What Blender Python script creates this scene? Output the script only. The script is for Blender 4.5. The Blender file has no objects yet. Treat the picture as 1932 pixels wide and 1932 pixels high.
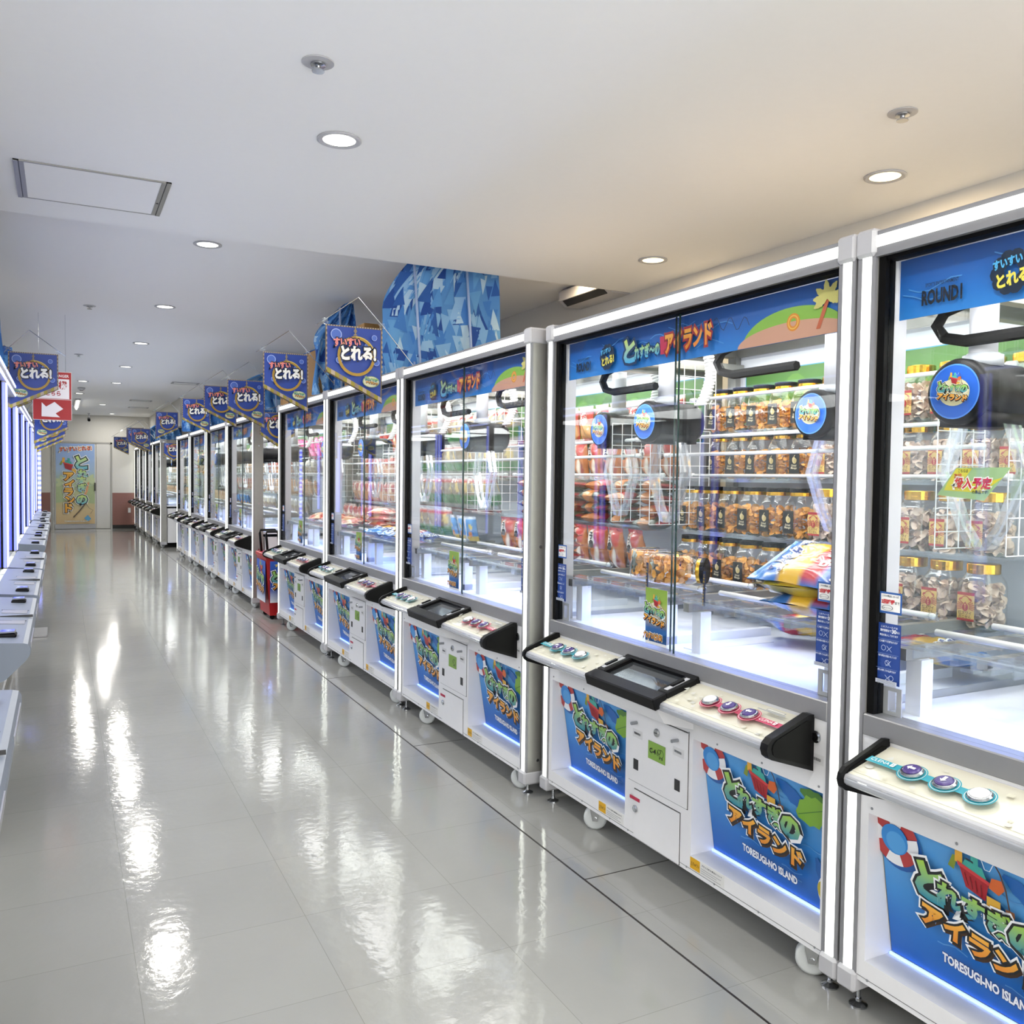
import bpy, math, random
from mathutils import Vector, Matrix
random.seed(7)
S = bpy.context.scene
COL = S.collection
PI = math.pi

# ------------------------------------------------------------------ camera, world, exposure
CAM_H = 1.3976
YAW, PITCH, ROLL, FPX = .4756, .0387, .0127, 1651.7
def make_camera():
    cy, sy, cp, sp, cr, sr = (math.cos(YAW), math.sin(YAW), math.cos(PITCH), math.sin(PITCH), math.cos(ROLL), math.sin(ROLL))
    r0, f, u0 = Vector((cy, -sy, 0)), Vector((sy*cp, cy*cp, -sp)), Vector((sy*sp, cy*sp, cp))
    r, u = cr*r0 + sr*u0, -sr*r0 + cr*u0
    cam = bpy.data.cameras.new('camera'); o = bpy.data.objects.new('camera', cam); COL.objects.link(o)
    m = Matrix((r, u, -f)).transposed().to_4x4(); m.translation = (0, 0, CAM_H)
    o.matrix_world = m
    cam.sensor_width = 36; cam.sensor_fit = 'HORIZONTAL'; cam.lens = FPX/1932*36
    cam.clip_start = .05; cam.clip_end = 100
    S.camera = o
make_camera()
W = bpy.data.worlds.new('arcade_world'); S.world = W; W.use_nodes = True
bg = W.node_tree.nodes['Background']; bg.inputs[0].default_value = (1, .985, .95, 1); bg.inputs[1].default_value = 2.6
S.view_settings.view_transform = 'Standard'; S.view_settings.look = 'None'
S.view_settings.exposure = 1.3; S.view_settings.gamma = 1; S.view_settings.use_curve_mapping = False
S.cycles.max_bounces = 9; S.cycles.transparent_max_bounces = 40; S.cycles.glossy_bounces = 3
S.cycles.diffuse_bounces = 3; S.cycles.use_adaptive_sampling = True; S.cycles.adaptive_threshold = .045; S.cycles.caustics_reflective = False; S.cycles.caustics_refractive = False
S.cycles.sample_clamp_indirect = 4.0
P_DOWN, P_MACH, P_LEFT, E_TUBE = 5.5, 9.5, 8, 1.05       # downlight W, cabinet light W, left cabinet W, tube emission

# ------------------------------------------------------------------ colours and materials
def lin(h):
    if isinstance(h, str):
        c = [int(h[i:i+2], 16)/255 for i in (0, 2, 4)]
        return tuple(x/12.92 if x <= .04045 else ((x+.055)/1.055)**2.4 for x in c)
    return tuple(h[:3])
def base_mat(name):
    m = bpy.data.materials.new(name); m.use_nodes = True
    nt = m.node_tree; return m, nt, nt.nodes['Principled BSDF']
def mat(name, col, rough=.45, metal=0, spec=.5, noise=.06, scale=30, coat=0):
    m, nt, p = base_mat(name)
    p.inputs['Roughness'].default_value = rough; p.inputs['Metallic'].default_value = metal
    p.inputs['Specular IOR Level'].default_value = spec; p.inputs['Coat Weight'].default_value = coat
    t = nt.nodes.new('ShaderNodeTexCoord'); n = nt.nodes.new('ShaderNodeTexNoise'); n.inputs['Scale'].default_value = scale
    r = nt.nodes.new('ShaderNodeMix'); r.data_type = 'RGBA'
    c = lin(col)
    r.inputs[6].default_value = tuple(x*(1-noise) for x in c)+(1,); r.inputs[7].default_value = tuple(min(1, x*(1+noise)) for x in c)+(1,)
    nt.links.new(t.outputs['Object'], n.inputs['Vector']); nt.links.new(n.outputs[0], r.inputs[0]); nt.links.new(r.outputs[2], p.inputs['Base Color'])
    return m
def emit(name, col, s):
    m, nt, p = base_mat(name); c = lin(col)+(1,)
    p.inputs['Base Color'].default_value = c; p.inputs['Emission Color'].default_value = c; p.inputs['Emission Strength'].default_value = s
    return m
def printed(name, rough=.4, spec=.5, coat=0):
    m, nt, p = base_mat(name); a = nt.nodes.new('ShaderNodeAttribute'); a.attribute_name = 'Col'
    nt.links.new(a.outputs['Color'], p.inputs['Base Color']); p.inputs['Roughness'].default_value = rough
    p.inputs['Specular IOR Level'].default_value = spec; p.inputs['Coat Weight'].default_value = coat
    return m
def clear(name, tint=(1, 1, 1), base=.04, rough=.02, bump=0, amount=1, haze=0):
    """thin clear sheet: lets light straight through, mirrors more towards grazing angles"""
    m = bpy.data.materials.new(name); m.use_nodes = True; nt = m.node_tree; nt.nodes.clear()
    N = nt.nodes.new; L = nt.links.new
    o = N('ShaderNodeOutputMaterial'); t = N('ShaderNodeBsdfTransparent'); t.inputs[0].default_value = tint+(1,)
    g = N('ShaderNodeBsdfGlossy'); g.inputs['Roughness'].default_value = rough; g.inputs[0].default_value = (1, 1, 1, 1)
    lw = N('ShaderNodeLayerWeight'); lw.inputs[0].default_value = .5
    pw = N('ShaderNodeMath'); pw.operation = 'POWER'; pw.inputs[1].default_value = 4
    ml = N('ShaderNodeMath'); ml.operation = 'MULTIPLY_ADD'; ml.inputs[1].default_value = (1-base)*amount; ml.inputs[2].default_value = base
    mx = N('ShaderNodeMixShader')
    L(lw.outputs['Facing'], pw.inputs[0]); L(pw.outputs[0], ml.inputs[0]); L(ml.outputs[0], mx.inputs[0]); L(g.outputs[0], mx.inputs[2])
    if haze:
        d = N('ShaderNodeBsdfDiffuse'); d.inputs[0].default_value = (.85, .88, .92, 1); m2 = N('ShaderNodeMixShader'); m2.inputs[0].default_value = haze
        L(t.outputs[0], m2.inputs[1]); L(d.outputs[0], m2.inputs[2]); L(m2.outputs[0], mx.inputs[1])
    else:
        L(t.outputs[0], mx.inputs[1])
    L(mx.outputs[0], o.inputs[0])
    if bump:
        tc = N('ShaderNodeTexCoord'); n = N('ShaderNodeTexNoise'); n.inputs['Scale'].default_value = 40; b = N('ShaderNodeBump'); b.inputs['Strength'].default_value = bump
        L(tc.outputs['Object'], n.inputs['Vector']); L(n.outputs[0], b.inputs['Height']); L(b.outputs[0], g.inputs['Normal'])
    return m
M_PRINT = printed('printed_card'); M_CLOTH = printed('printed_cloth', .75, .25); M_BAG = printed('glossy_film', .22, .6, .4)
M_WHITE = mat('white_powder_coat', 'e2e2e4', .35, noise=.02); M_PLAST = mat('light_grey_plastic', 'b4b4b8', .4, noise=.02)
M_ALU = mat('brushed_aluminium', '9b9a95', .42, .6, noise=.05); M_ALU2 = mat('grey_anodised_sill', '98989a', .42, .55, noise=.04)
M_BLACK = mat('black_plastic', '08080a', .5, spec=.2, noise=.05); M_RUB = mat('black_gasket', '050505', .6, spec=.15, noise=.02)
M_STEEL = mat('chrome_steel', 'b9bcc0', .15, 1, noise=.03); M_DARK = mat('dark_slot', '2a2a2a', .5)
M_CAST = mat('grey_caster_tyre', 'c4c8c8', .5, noise=.04); M_WIRE = mat('white_wire', 'e6e6e6', .35, noise=.01)
M_TUBE = emit('white_light_tube', 'fbfff4', E_TUBE); M_BLUE = emit('blue_light_tube', '6670ff', 1.05); M_PALE = emit('pale_blue_light_tube', 'b4c0ff', 1.2)
M_STRIP = emit('poster_light_strip', '8fb4ff', .9); M_DOWN = emit('downlight_diffuser', 'fffdf2', 3); M_WARM = emit('warm_downlight_diffuser', 'ffeab4', 1.6)
M_GLASS = clear('clear_glass', (.985, .995, .99), .018, .008, amount=.42); M_ACRYL = clear('clear_acrylic', (.96, .98, 1), .09, .05, haze=.02); M_ARM = clear('claw_acrylic', (.95, .97, 1), .22, .08, haze=.10)
M_JAR = clear('clear_plastic_jar', (.98, .985, .98), .06, .04, bump=.25)
M_EDGE = mat('green_glass_edge', '1d3330', .2, noise=.05)
M_GOLD = mat('gold_foil', 'd9a83a', .22, 1, noise=.15, scale=200); M_MANGO = mat('dried_mango', 'e6a54c', .45, noise=.25, scale=25); M_CRAB = mat('crab_cracker', 'e9d0be', .7, noise=.2, scale=60)
M_PACK = mat('pale_packet', 'ccd8d6', .4, noise=.1, scale=120); M_SCREEN = mat('dark_screen_glass', '3a3d40', .06, noise=.1, scale=8); M_CARD = mat('brown_cardboard', '8f6b3d', .8, noise=.08)
M_CREAM = mat('cream_deck', 'dcd8c6', .25, noise=.02, coat=.5); M_CEIL = mat('matt_white_ceiling', 'f3f3f2', .9, noise=.01, spec=.2)
M_WALL = mat('off_white_wall', 'd2d0ca', .85, noise=.02, spec=.2); M_WAINS = mat('dusty_brown_panel', '8a6058', .6, noise=.06); M_SKIRT = mat('black_skirting', '0b0b0b', .5)
M_LGREY = mat('pale_blue_grey_shell', '6f7784', .42, noise=.02); M_REDP = mat('red_plastic', 'b01218', .35); M_DOOR = mat('white_door', 'cfcecb', .5, noise=.02)
M_LEDB = emit('light_panel', 'f4f8ff', .12); M_INNER = mat('white_cabinet_lining', 'dfe2ea', .5, noise=.02)
M_POLE = mat('pale_blue_pole', 'a9c0e8', .4); M_GREYM = mat('grey_motor_cover', '8d9094', .4, .2)

M_PFACE = mat('grey_extrusion_face', '86868a', .45, .2, noise=.03)
def floor_material():
    m, nt, p = base_mat('polished_vinyl_tile'); N = nt.nodes.new; L = nt.links.new
    tc = N('ShaderNodeTexCoord')
    br = N('ShaderNodeTexBrick'); br.offset = 0; br.inputs['Scale'].default_value = 1; br.inputs['Mortar Size'].default_value = .0009
    br.inputs['Brick Width'].default_value = .5; br.inputs['Row Height'].default_value = .45
    br.inputs['Color1'].default_value = lin('a8a8a4')+(1,); br.inputs['Color2'].default_value = lin('a4a4a1')+(1,); br.inputs['Mortar'].default_value = lin('8c8c88')+(1,)
    n = N('ShaderNodeTexNoise'); n.inputs['Scale'].default_value = 1.3; n.inputs['Detail'].default_value = 6
    mx = N('ShaderNodeMix'); mx.data_type = 'RGBA'; mx.blend_type = 'MULTIPLY'; mx.inputs[0].default_value = .25
    mp = N('ShaderNodeMapping'); mp.inputs['Location'].default_value = (-.18, -.02, 0); L(tc.outputs['Object'], mp.inputs['Vector']); L(mp.outputs[0], br.inputs['Vector']); L(tc.outputs['Object'], n.inputs['Vector'])
    L(br.outputs[0], mx.inputs[6]); L(n.outputs[0], mx.inputs[7]); L(mx.outputs[2], p.inputs['Base Color'])
    mr = N('ShaderNodeMapRange'); mr.inputs[3].default_value = .04; mr.inputs[4].default_value = .13; n2 = N('ShaderNodeTexNoise'); n2.inputs['Scale'].default_value = 2.2; n2.inputs['Detail'].default_value = 5
    L(tc.outputs['Object'], n2.inputs['Vector']); L(n2.outputs[0], mr.inputs[0]); L(mr.outputs[0], p.inputs['Roughness'])
    p.inputs['Specular IOR Level'].default_value = .5
    n3 = N('ShaderNodeTexNoise'); n3.inputs['Scale'].default_value = 22; n3.inputs['Detail'].default_value = 4
    b = N('ShaderNodeBump'); b.inputs['Strength'].default_value = .045; b.inputs['Distance'].default_value = .02
    L(tc.outputs['Object'], n3.inputs['Vector']); L(n3.outputs[0], b.inputs['Height']); L(b.outputs[0], p.inputs['Normal'])
    return m
M_FLOOR = floor_material()

# ------------------------------------------------------------------ mesh building
class MB:
    def __init__(s): s.v = []; s.f = []; s.m = []; s.c = []; s.mats = []
    def mi(s, m):
        if m not in s.mats: s.mats.append(m)
        return s.mats.index(m)
    def add(s, vs, fs, m, col=None):
        o = len(s.v); k = s.mi(m); s.v += [tuple(v) for v in vs]
        for f in fs: s.f.append([i+o for i in f]); s.m.append(k)
        if callable(col): s.c += [lin(col(v)) for v in vs]
        else: s.c += [lin(col) if col else (.8, .8, .8)]*len(vs)
    def box(s, x0, x1, y0, y1, z0, z1, m, col=None):
        v = [(x, y, z) for x in (x0, x1) for y in (y0, y1) for z in (z0, z1)]
        s.add(v, [(0, 1, 3, 2), (4, 6, 7, 5), (0, 4, 5, 1), (2, 3, 7, 6), (0, 2, 6, 4), (1, 5, 7, 3)], m, col)
    def bbox(s, x0, x1, y0, y1, z0, z1, m, b=.004):
        """box with chamfered long edges (all twelve)"""
        vs = []
        for x, sx in ((x0, 1), (x1, -1)):
            for y, sy in ((y0, 1), (y1, -1)):
                for z, sz in ((z0, 1), (z1, -1)):
                    vs += [(x+sx*b, y+sy*b, z), (x+sx*b, y, z+sz*b), (x, y+sy*b, z+sz*b)]
        i = lambda a, c, e, k: (a*4+c*2+e)*3+k
        F = []
        for a in (0, 1): F.append([i(a, 0, 0, 2), i(a, 1, 0, 2), i(a, 1, 1, 2), i(a, 0, 1, 2)]); F.append([i(0, a, 0, 1), i(1, a, 0, 1), i(1, a, 1, 1), i(0, a, 1, 1)]); F.append([i(0, 0, a, 0), i(1, 0, a, 0), i(1, 1, a, 0), i(0, 1, a, 0)])
        for a in (0, 1):
            for c in (0, 1):
                F.append([i(a, c, 0, 2), i(a, c, 1, 2), i(a, c, 1, 1), i(a, c, 0, 1)])
                F.append([i(a, 0, c, 2), i(a, 1, c, 2), i(a, 1, c, 0), i(a, 0, c, 0)])
                F.append([i(0, a, c, 1), i(1, a, c, 1), i(1, a, c, 0), i(0, a, c, 0)])
                for e in (0, 1): F.append([i(a, c, e, 0), i(a, c, e, 1), i(a, c, e, 2)])
        s.add(vs, F, m)
    def prism(s, prof, y0, y1, m, axis='y'):
        n = len(prof); mk = {'y': lambda p, t: (p[0], t, p[1]), 'x': lambda p, t: (t, p[0], p[1]), 'z': lambda p, t: (p[0], p[1], t)}[axis]
        v = [mk(p, y0) for p in prof]+[mk(p, y1) for p in prof]
        s.add(v, [[i, (i+1) % n, n+(i+1) % n, n+i] for i in range(n)]+[list(range(n))[::-1], list(range(n, 2*n))], m)
    def cyl(s, p0, p1, r, m, n=12, r1=None, caps=True, col=None):
        p0, p1 = Vector(p0), Vector(p1); d = (p1-p0).normalized(); a = d.orthogonal().normalized(); b = d.cross(a); r1 = r if r1 is None else r1
        v = [p0+(a*math.cos(t)+b*math.sin(t))*r for t in [2*PI*i/n for i in range(n)]]+[p1+(a*math.cos(t)+b*math.sin(t))*r1 for t in [2*PI*i/n for i in range(n)]]
        F = [[i, (i+1) % n, n+(i+1) % n, n+i] for i in range(n)]
        if caps: F += [list(range(n))[::-1], list(range(n, 2*n))]
        s.add(v, F, m, col)
    def tube(s, pts, r, m, n=6):
        pts = [Vector(p) for p in pts]; V = []; F = []; a = None
        for i, p in enumerate(pts):
            d = (pts[min(i+1, len(pts)-1)]-pts[max(i-1, 0)]).normalized()
            a = d.orthogonal().normalized() if a is None else (a-d*a.dot(d)).normalized()
            b = d.cross(a); V += [p+(a*math.cos(2*PI*k/n)+b*math.sin(2*PI*k/n))*r for k in range(n)]
        for i in range(len(pts)-1): F += [[i*n+k, i*n+(k+1) % n, (i+1)*n+(k+1) % n, (i+1)*n+k] for k in range(n)]
        F += [list(range(n))[::-1], [(len(pts)-1)*n+k for k in range(n)]]
        s.add(V, F, m)
    def lathe(s, prof, m, n=24, c=(0, 0, 0), axis='z', sq=2.0, col=None, caps=True):
        """prof: (radius, height); sq>2 makes a rounded square"""
        V = []
        for r, h in prof:
            for k in range(n):
                t = 2*PI*(k+.5)/n; x, y = math.cos(t), math.sin(t); q = (abs(x)**sq+abs(y)**sq)**(-1/sq)
                p = (r*q*x, r*q*y, h); p = p if axis == 'z' else ((h, p[0], p[1]) if axis == 'x' else (p[0], h, p[1])); V.append((p[0]+c[0], p[1]+c[1], p[2]+c[2]))
        F = [[i*n+k, i*n+(k+1) % n, (i+1)*n+(k+1) % n, (i+1)*n+k] for i in range(len(prof)-1) for k in range(n)]
        if caps: F += [list(range(n))[::-1], [(len(prof)-1)*n+k for k in range(n)]]
        s.add(V, F, m, col)
    def merge(s, o, M):
        k = len(s.v); s.v += [tuple(M @ Vector(v)) for v in o.v]; s.c += o.c
        for f, mm in zip(o.f, o.m): s.f.append([i+k for i in f]); s.m.append(s.mi(o.mats[mm]))
        return s
    def mesh(s, name, smooth=False):
        me = bpy.data.meshes.new(name); me.from_pydata(s.v, [], s.f)
        for m in s.mats: me.materials.append(m)
        me.polygons.foreach_set('material_index', s.m)
        if smooth: me.polygons.foreach_set('use_smooth', [True]*len(s.f))
        if any(m in (M_PRINT, M_CLOTH, M_BAG) for m in s.mats):
            a = me.color_attributes.new('Col', 'FLOAT_COLOR', 'POINT'); a.data.foreach_set('color', [x for c in s.c for x in (*c, 1)])
        me.update(); return me
    def build(s, name, parent=None, loc=(0, 0, 0), smooth=False, rot=(0, 0, 0)):
        return link(name, s.mesh(name, smooth), parent, loc, rot)
def link(name, me, parent=None, loc=(0, 0, 0), rot=(0, 0, 0)):
    o = bpy.data.objects.new(name, me); COL.objects.link(o); o.parent = parent; o.location = loc; o.rotation_euler = rot; return o
def tag(o, label=None, cat=None, group=None, kind=None):
    for k, v in (('label', label), ('category', cat), ('group', group), ('kind', kind)):
        if v: o[k] = v
    return o
def thing(name, label, cat, loc=(0, 0, 0), rz=0, group=None):
    return tag(link(name, None, None, loc, (0, 0, rz)), label, cat, group)
def copy_tree(o, parent=None):
    c = o.copy(); COL.objects.link(c); c.parent = parent
    for ch in list(o.children): copy_tree(ch, c)
    return c
def kids(o, stem): return [c for c in o.children if c.name.split('.')[0] == stem]
def struct(name, b): return tag(b.build(name), kind='structure')
def area_light(name, parent, loc, sx, sy, power, col=(1, 1, 1), rot=(0, 0, 0), shape='RECTANGLE', spread=PI):
    l = bpy.data.lights.new(name, 'AREA'); l.shape = shape; l.size = sx; l.size_y = sy; l.energy = power; l.color = col; l.spread = spread
    return link(name, l, parent, loc, rot)

# ------------------------------------------------------------------ flat printed artwork
_T = {}
def glyphs(t, off):
    k = (t, round(off, 4))
    if k not in _T:
        c = bpy.data.curves.new('t', 'FONT'); c.body = t; c.size = 1; c.offset = off; c.resolution_u = 2
        o = bpy.data.objects.new('t', c); COL.objects.link(o)
        dg = bpy.context.evaluated_depsgraph_get(); dg.update()
        me = bpy.data.meshes.new_from_object(o.evaluated_get(dg))
        v = [(p.co.x, p.co.y) for p in me.vertices]; f = [list(p.vertices) for p in me.polygons]
        bpy.data.objects.remove(o); bpy.data.curves.remove(c); bpy.data.meshes.remove(me); _T[k] = (v, f)
    return _T[k]
class Sheet(MB):
    """artwork in (u right, v up); later layers lie a hair in front; metres"""
    def __init__(s, m=None, eps=.00035): super().__init__(); s.k = 0; s.eps = eps; s.M = m or M_PRINT
    def put(s, pts, faces, col):
        s.k += 1; z = s.k*s.eps
        s.add([(u, v, z) for u, v in pts], faces, s.M, col)
    def board(s, w, h, t, col):      # backing with thickness, lower left at 0,0
        s.box(0, w, 0, h, -t, 0, s.M, col); return s
    clip = None
    def poly(s, pts, col):
        if s.clip:
            a, c, b, d = s.clip
            for ax, lim, sg in ((0, a, 1), (0, b, -1), (1, c, 1), (1, d, -1)):
                out = []
                for i, p in enumerate(pts):
                    q = pts[i-1]; ip, iq = (p[ax]-lim)*sg >= 0, (q[ax]-lim)*sg >= 0
                    if ip != iq:
                        t = (lim-q[ax])/(p[ax]-q[ax]); out.append((q[0]+(p[0]-q[0])*t, q[1]+(p[1]-q[1])*t))
                    if ip: out.append(p)
                pts = out
                if len(pts) < 3: return
        s.put(pts, [list(range(len(pts)))], col)
    def rect(s, u0, v0, u1, v1, col): s.poly([(u0, v0), (u1, v0), (u1, v1), (u0, v1)], col)
    def grad(s, u0, v0, u1, v1, cols):
        n = len(cols)-1; C = [lin(c) for c in cols]
        pts = [(u, v0+(v1-v0)*i/n) for i in range(n+1) for u in (u0, u1)]
        s.k += 1; z = s.k*s.eps; o = len(s.v)
        s.add([(u, v, z) for u, v in pts], [(2*i, 2*i+1, 2*i+3, 2*i+2) for i in range(n)], s.M)
        s.c[o:] = [C[i] for i in range(n+1) for _ in (0, 1)]
    def ell(s, u, v, a, b, col, n=24, rot=0, t0=0, t1=2*PI):
        c, q = math.cos(rot), math.sin(rot)
        pts = [(a*math.cos(t), b*math.sin(t)) for t in [t0+(t1-t0)*i/n for i in range(n if t1-t0 > 6.2 else n+1)]]
        if t1-t0 < 6.2: pts.append((0, 0))
        s.poly([(u+x*c-y*q, v+x*q+y*c) for x, y in pts], col)
    def ring(s, u, v, r0, r1, col, n=28, t0=0, t1=2*PI, sx=1):
        A = [t0+(t1-t0)*i/n for i in range(n+1)]
        s.put([(u+sx*r*math.cos(t), v+r*math.sin(t)) for t in A for r in (r0, r1)], [(2*i, 2*i+1, 2*i+3, 2*i+2) for i in range(n)], col)
    def line(s, pts, w, col):
        P = []
        for i, (x, y) in enumerate(pts):
            a, b = pts[max(i-1, 0)], pts[min(i+1, len(pts)-1)]; dx, dy = b[0]-a[0], b[1]-a[1]; d = math.hypot(dx, dy) or 1
            P += [(x-dy/d*w/2, y+dx/d*w/2), (x+dy/d*w/2, y-dx/d*w/2)]
        s.put(P, [(2*i, 2*i+1, 2*i+3, 2*i+2) for i in range(len(pts)-1)], col)
    def text(s, t, u, v, size, col, w=None, bold=.02, outs=(), rot=0, shear=0, align=.5, drop=None, h=None):
        """centre u, base v; outs: ((offset, colour), ...) outermost first; col may be a list of two colours (bottom, top)"""
        v0, _ = glyphs(t, bold); xs = [p[0] for p in v0]; ys = [p[1] for p in v0]; x0, x1, y0, y1 = min(xs), max(xs), min(ys), max(ys)
        sx = w/(x1-x0) if w else size; sy = h/(y1-y0) if h else size; c, q = math.cos(rot), math.sin(rot)
        def tr(p):
            x = (p[0]-x0-(x1-x0)*align)*sx; y = (p[1]-max(y0, -.1))*sy; x += y*shear; return (u+x*c-y*q, v+x*q+y*c)
        L = [(o, k, 0) for o, k in outs]
        if drop: L.insert(1 if len(outs) > 1 else 0, (drop[0], drop[1], drop[2]))
        for off, k, d in L:
            g, f = glyphs(t, bold+off); s.put([(lambda a: (a[0]+d*.7, a[1]-d))(tr(p)) for p in g], f, k)
        g, f = glyphs(t, bold); pts = [tr(p) for p in g]; s.k += 1; z = s.k*s.eps; o = len(s.v)
        s.add([(a, b, z) for a, b in pts], f, s.M, col if isinstance(col, str) else 'ffffff')
        if not isinstance(col, str):
            A, B = lin(col[0]), lin(col[1]); ll = [min(max((p[1]-y0)/(y1-y0), 0), 1) for p in g]
            s.c[o:] = [tuple(A[i]+(B[i]-A[i])*t for i in range(3)) for t in ll]
def face_aisle(x, y, z, tilt=0):     # sheet looked at from the aisle in machine space: u runs to -y
    return Matrix.Translation((x, y, z)) @ Matrix.Rotation(tilt, 4, 'Y') @ Matrix(((0, 0, -1, 0), (-1, 0, 0, 0), (0, 1, 0, 0), (0, 0, 0, 1)))
def face_camera(x, y, z):            # looked at along +y
    return Matrix.Translation((x, y, z)) @ Matrix(((1, 0, 0, 0), (0, 0, -1, 0), (0, 1, 0, 0), (0, 0, 0, 1)))
def sheet_obj(s, name, M, parent=None, loc=(0, 0, 0)):
    return MB().merge(s, M).build(name, parent, loc)

def shopping_art(s, u, v, k):        # red basket, packets, bottle and fishing rod
    R = lambda pts, c, o='ffffff': (s.poly([(u+x*k*1.0, v+y*k) for x, y in pts], c))
    R([(-.40, .10), (-.30, .32), (-.22, .30), (-.30, .06)], '7d8f2c'); R([(-.27, .22), (-.24, .52), (-.12, .50), (-.14, .20)], 'e0a83a')
    R([(.0, .2), (.02, .48), (.14, .46), (.13, .18)], '3fa59a'); s.line([(u+k*x, v+k*y) for x, y in ((-.1, .22), (-.06, .34), (.04, .32), (.06, .2))], .03*k, '2c2a33')
    R([(-.16, .2), (.26, .12), (.2, .28), (-.08, .32)], '3fa59a'); R([(-.2, .22), (.3, .08), (.22, -.24), (-.1, -.14)], 'a5202b'); R([(-.22, .25), (.32, .1), (.31, .04), (-.21, .18)], 'c93a3f')
    for i in range(4): s.line([(u+k*(-.1+.09*i), v+k*(.1-.03*i)), (u+k*(-.05+.075*i), v+k*(-.1-.03*i))], .012*k, '6b0f18')
    R([(.3, .02), (.36, .2), (.52, .22), (.56, .08), (.46, -.04)], 'd0642c'); R([(.24, -.4), (.26, -.12), (.48, -.14), (.46, -.46)], 'd8a83c')
    s.line([(u+k*x, v+k*y) for x, y in ((.62, -.48), (.62, -.2), (.58, .1), (.5, .34), (.42, .46))], .025*k, '4a3327')
    s.line([(u+k*x, v+k*y) for x, y in ((.42, .46), (.34, .3), (.26, .3), (.22, .42), (.18, .46))], .012*k, 'e8eef5')
    R([(.56, -.3), (.7, -.3), (.7, -.2), (.56, -.2)], '7a4a2a')
def logo(s, u, v, k, art=True, outer='f4f7fa'):
    if art: shopping_art(s, u-.02*k, v+.52*k, .62*k)
    G, O, D = ('2f8aa6', 'a6cf45'), ('e2892c', 'f0b245'), '161a1e'
    q = [(.16, outer), (.085, D)]
    s.text('と', u-.50*k, v+.10*k, .44*k, G, bold=.06, outs=((.12, outer), (.065, D)), rot=-.12, drop=(.07, D, .03*k))
    s.text('れすぎ', u-.02*k, v+.11*k, .26*k, G, bold=.05, outs=q, rot=-.1, drop=(.09, D, .02*k)); s.text('〜', u+.31*k, v+.06*k, .17*k, G, bold=.07, outs=q, rot=-.1)
    s.text('の', u+.50*k, v+.02*k, .34*k, G, bold=.06, outs=((.13, outer), (.07, D)), rot=-.1, drop=(.08, D, .025*k))
    s.text('アイランド', u+.03*k, v-.24*k, .26*k, O, bold=.05, outs=q, rot=-.14, drop=(.09, '3a2312', .022*k))
def leaf(s, u, v, L, Wd, rot, col, vein=None):
    c, q = math.cos(rot), math.sin(rot); up = []; dn = []
    for i in range(9):
        t = i/8; w = Wd*math.sin(PI*min(1, t*.92+.04))**.8*(.86 if i % 2 else 1.06); up.append((t*L, w)); dn.append((t*L, -w))
    s.poly([(u+x*c-y*q, v+x*q+y*c) for x, y in up+dn[::-1]], col)
    if vein: s.line([(u, v), (u+L*.95*c, v+L*.95*q)], Wd*.06, vein)
def swim_ring(s, u, v, r, c='b43a3a'):
    s.ell(u+.12*r, v-.16*r, r, r, '1d5aa6')
    for i in range(8): s.ring(u, v, r*.56, r, ('e9eaee' if i % 2 else c), 6, i*PI/4+.3, (i+1)*PI/4+.3)
    s.ell(u, v, r*.57, r*.57, '2f86d0'); s.ell(u+.06*r, v-.1*r, r*.42, r*.42, '4f9ddc')
def poster_art(w, h):
    s = Sheet(); s.board(w, h, .003, 'dfe3ea'); s.grad(0, 0, w, h, ['1a5fb4', '2270c4', '3f8fd6', '5aa0dc', '4f98d8']); s.clip = (0, 0, w, h)
    rr = random.Random(3)
    for i in range(9):
        x, y = rr.uniform(.05, .9)*w, rr.uniform(.08, .9)*h
        s.line([(x+j*.03*w, y+.012*h*math.sin(j*1.3+i)) for j in range(6)], .003, '5b9cd8')
    for x, y, r in ((.7, .5, 2.3), (.86, .42, -1.2), (.62, .93, -.5)): leaf(s, x*w, y*h, .26*w, .045*w, r, '1f63b0')
    swim_ring(s, .085*w, .86*h, .145*h*1.25)
    leaf(s, .80*w, .93*h, .24*w, .05*w, -.25, '4c7d2e'); leaf(s, .99*w, .86*h, .25*w, .085*w, 3.55, '7fae3a', '4c7d2e')
    s.ell(.95*w, .17*h, .09*w, .155*h, 'e6e7ec'); s.ell(.925*w, .155*h, .06*w, .115*h, 'c9b63a', rot=.5); s.ell(.99*w, .10*h, .026*w, .06*h, 'b43a3a')
    logo(s, .49*w, .49*h, .45*w)
    s.text('TORESUGI-NO ISLAND', .53*w, .165*h, .03, 'eef2fa', w=.42*w, h=.026, bold=.04, rot=-.08, outs=((.06, '1c3f86'),))
    return s
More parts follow.
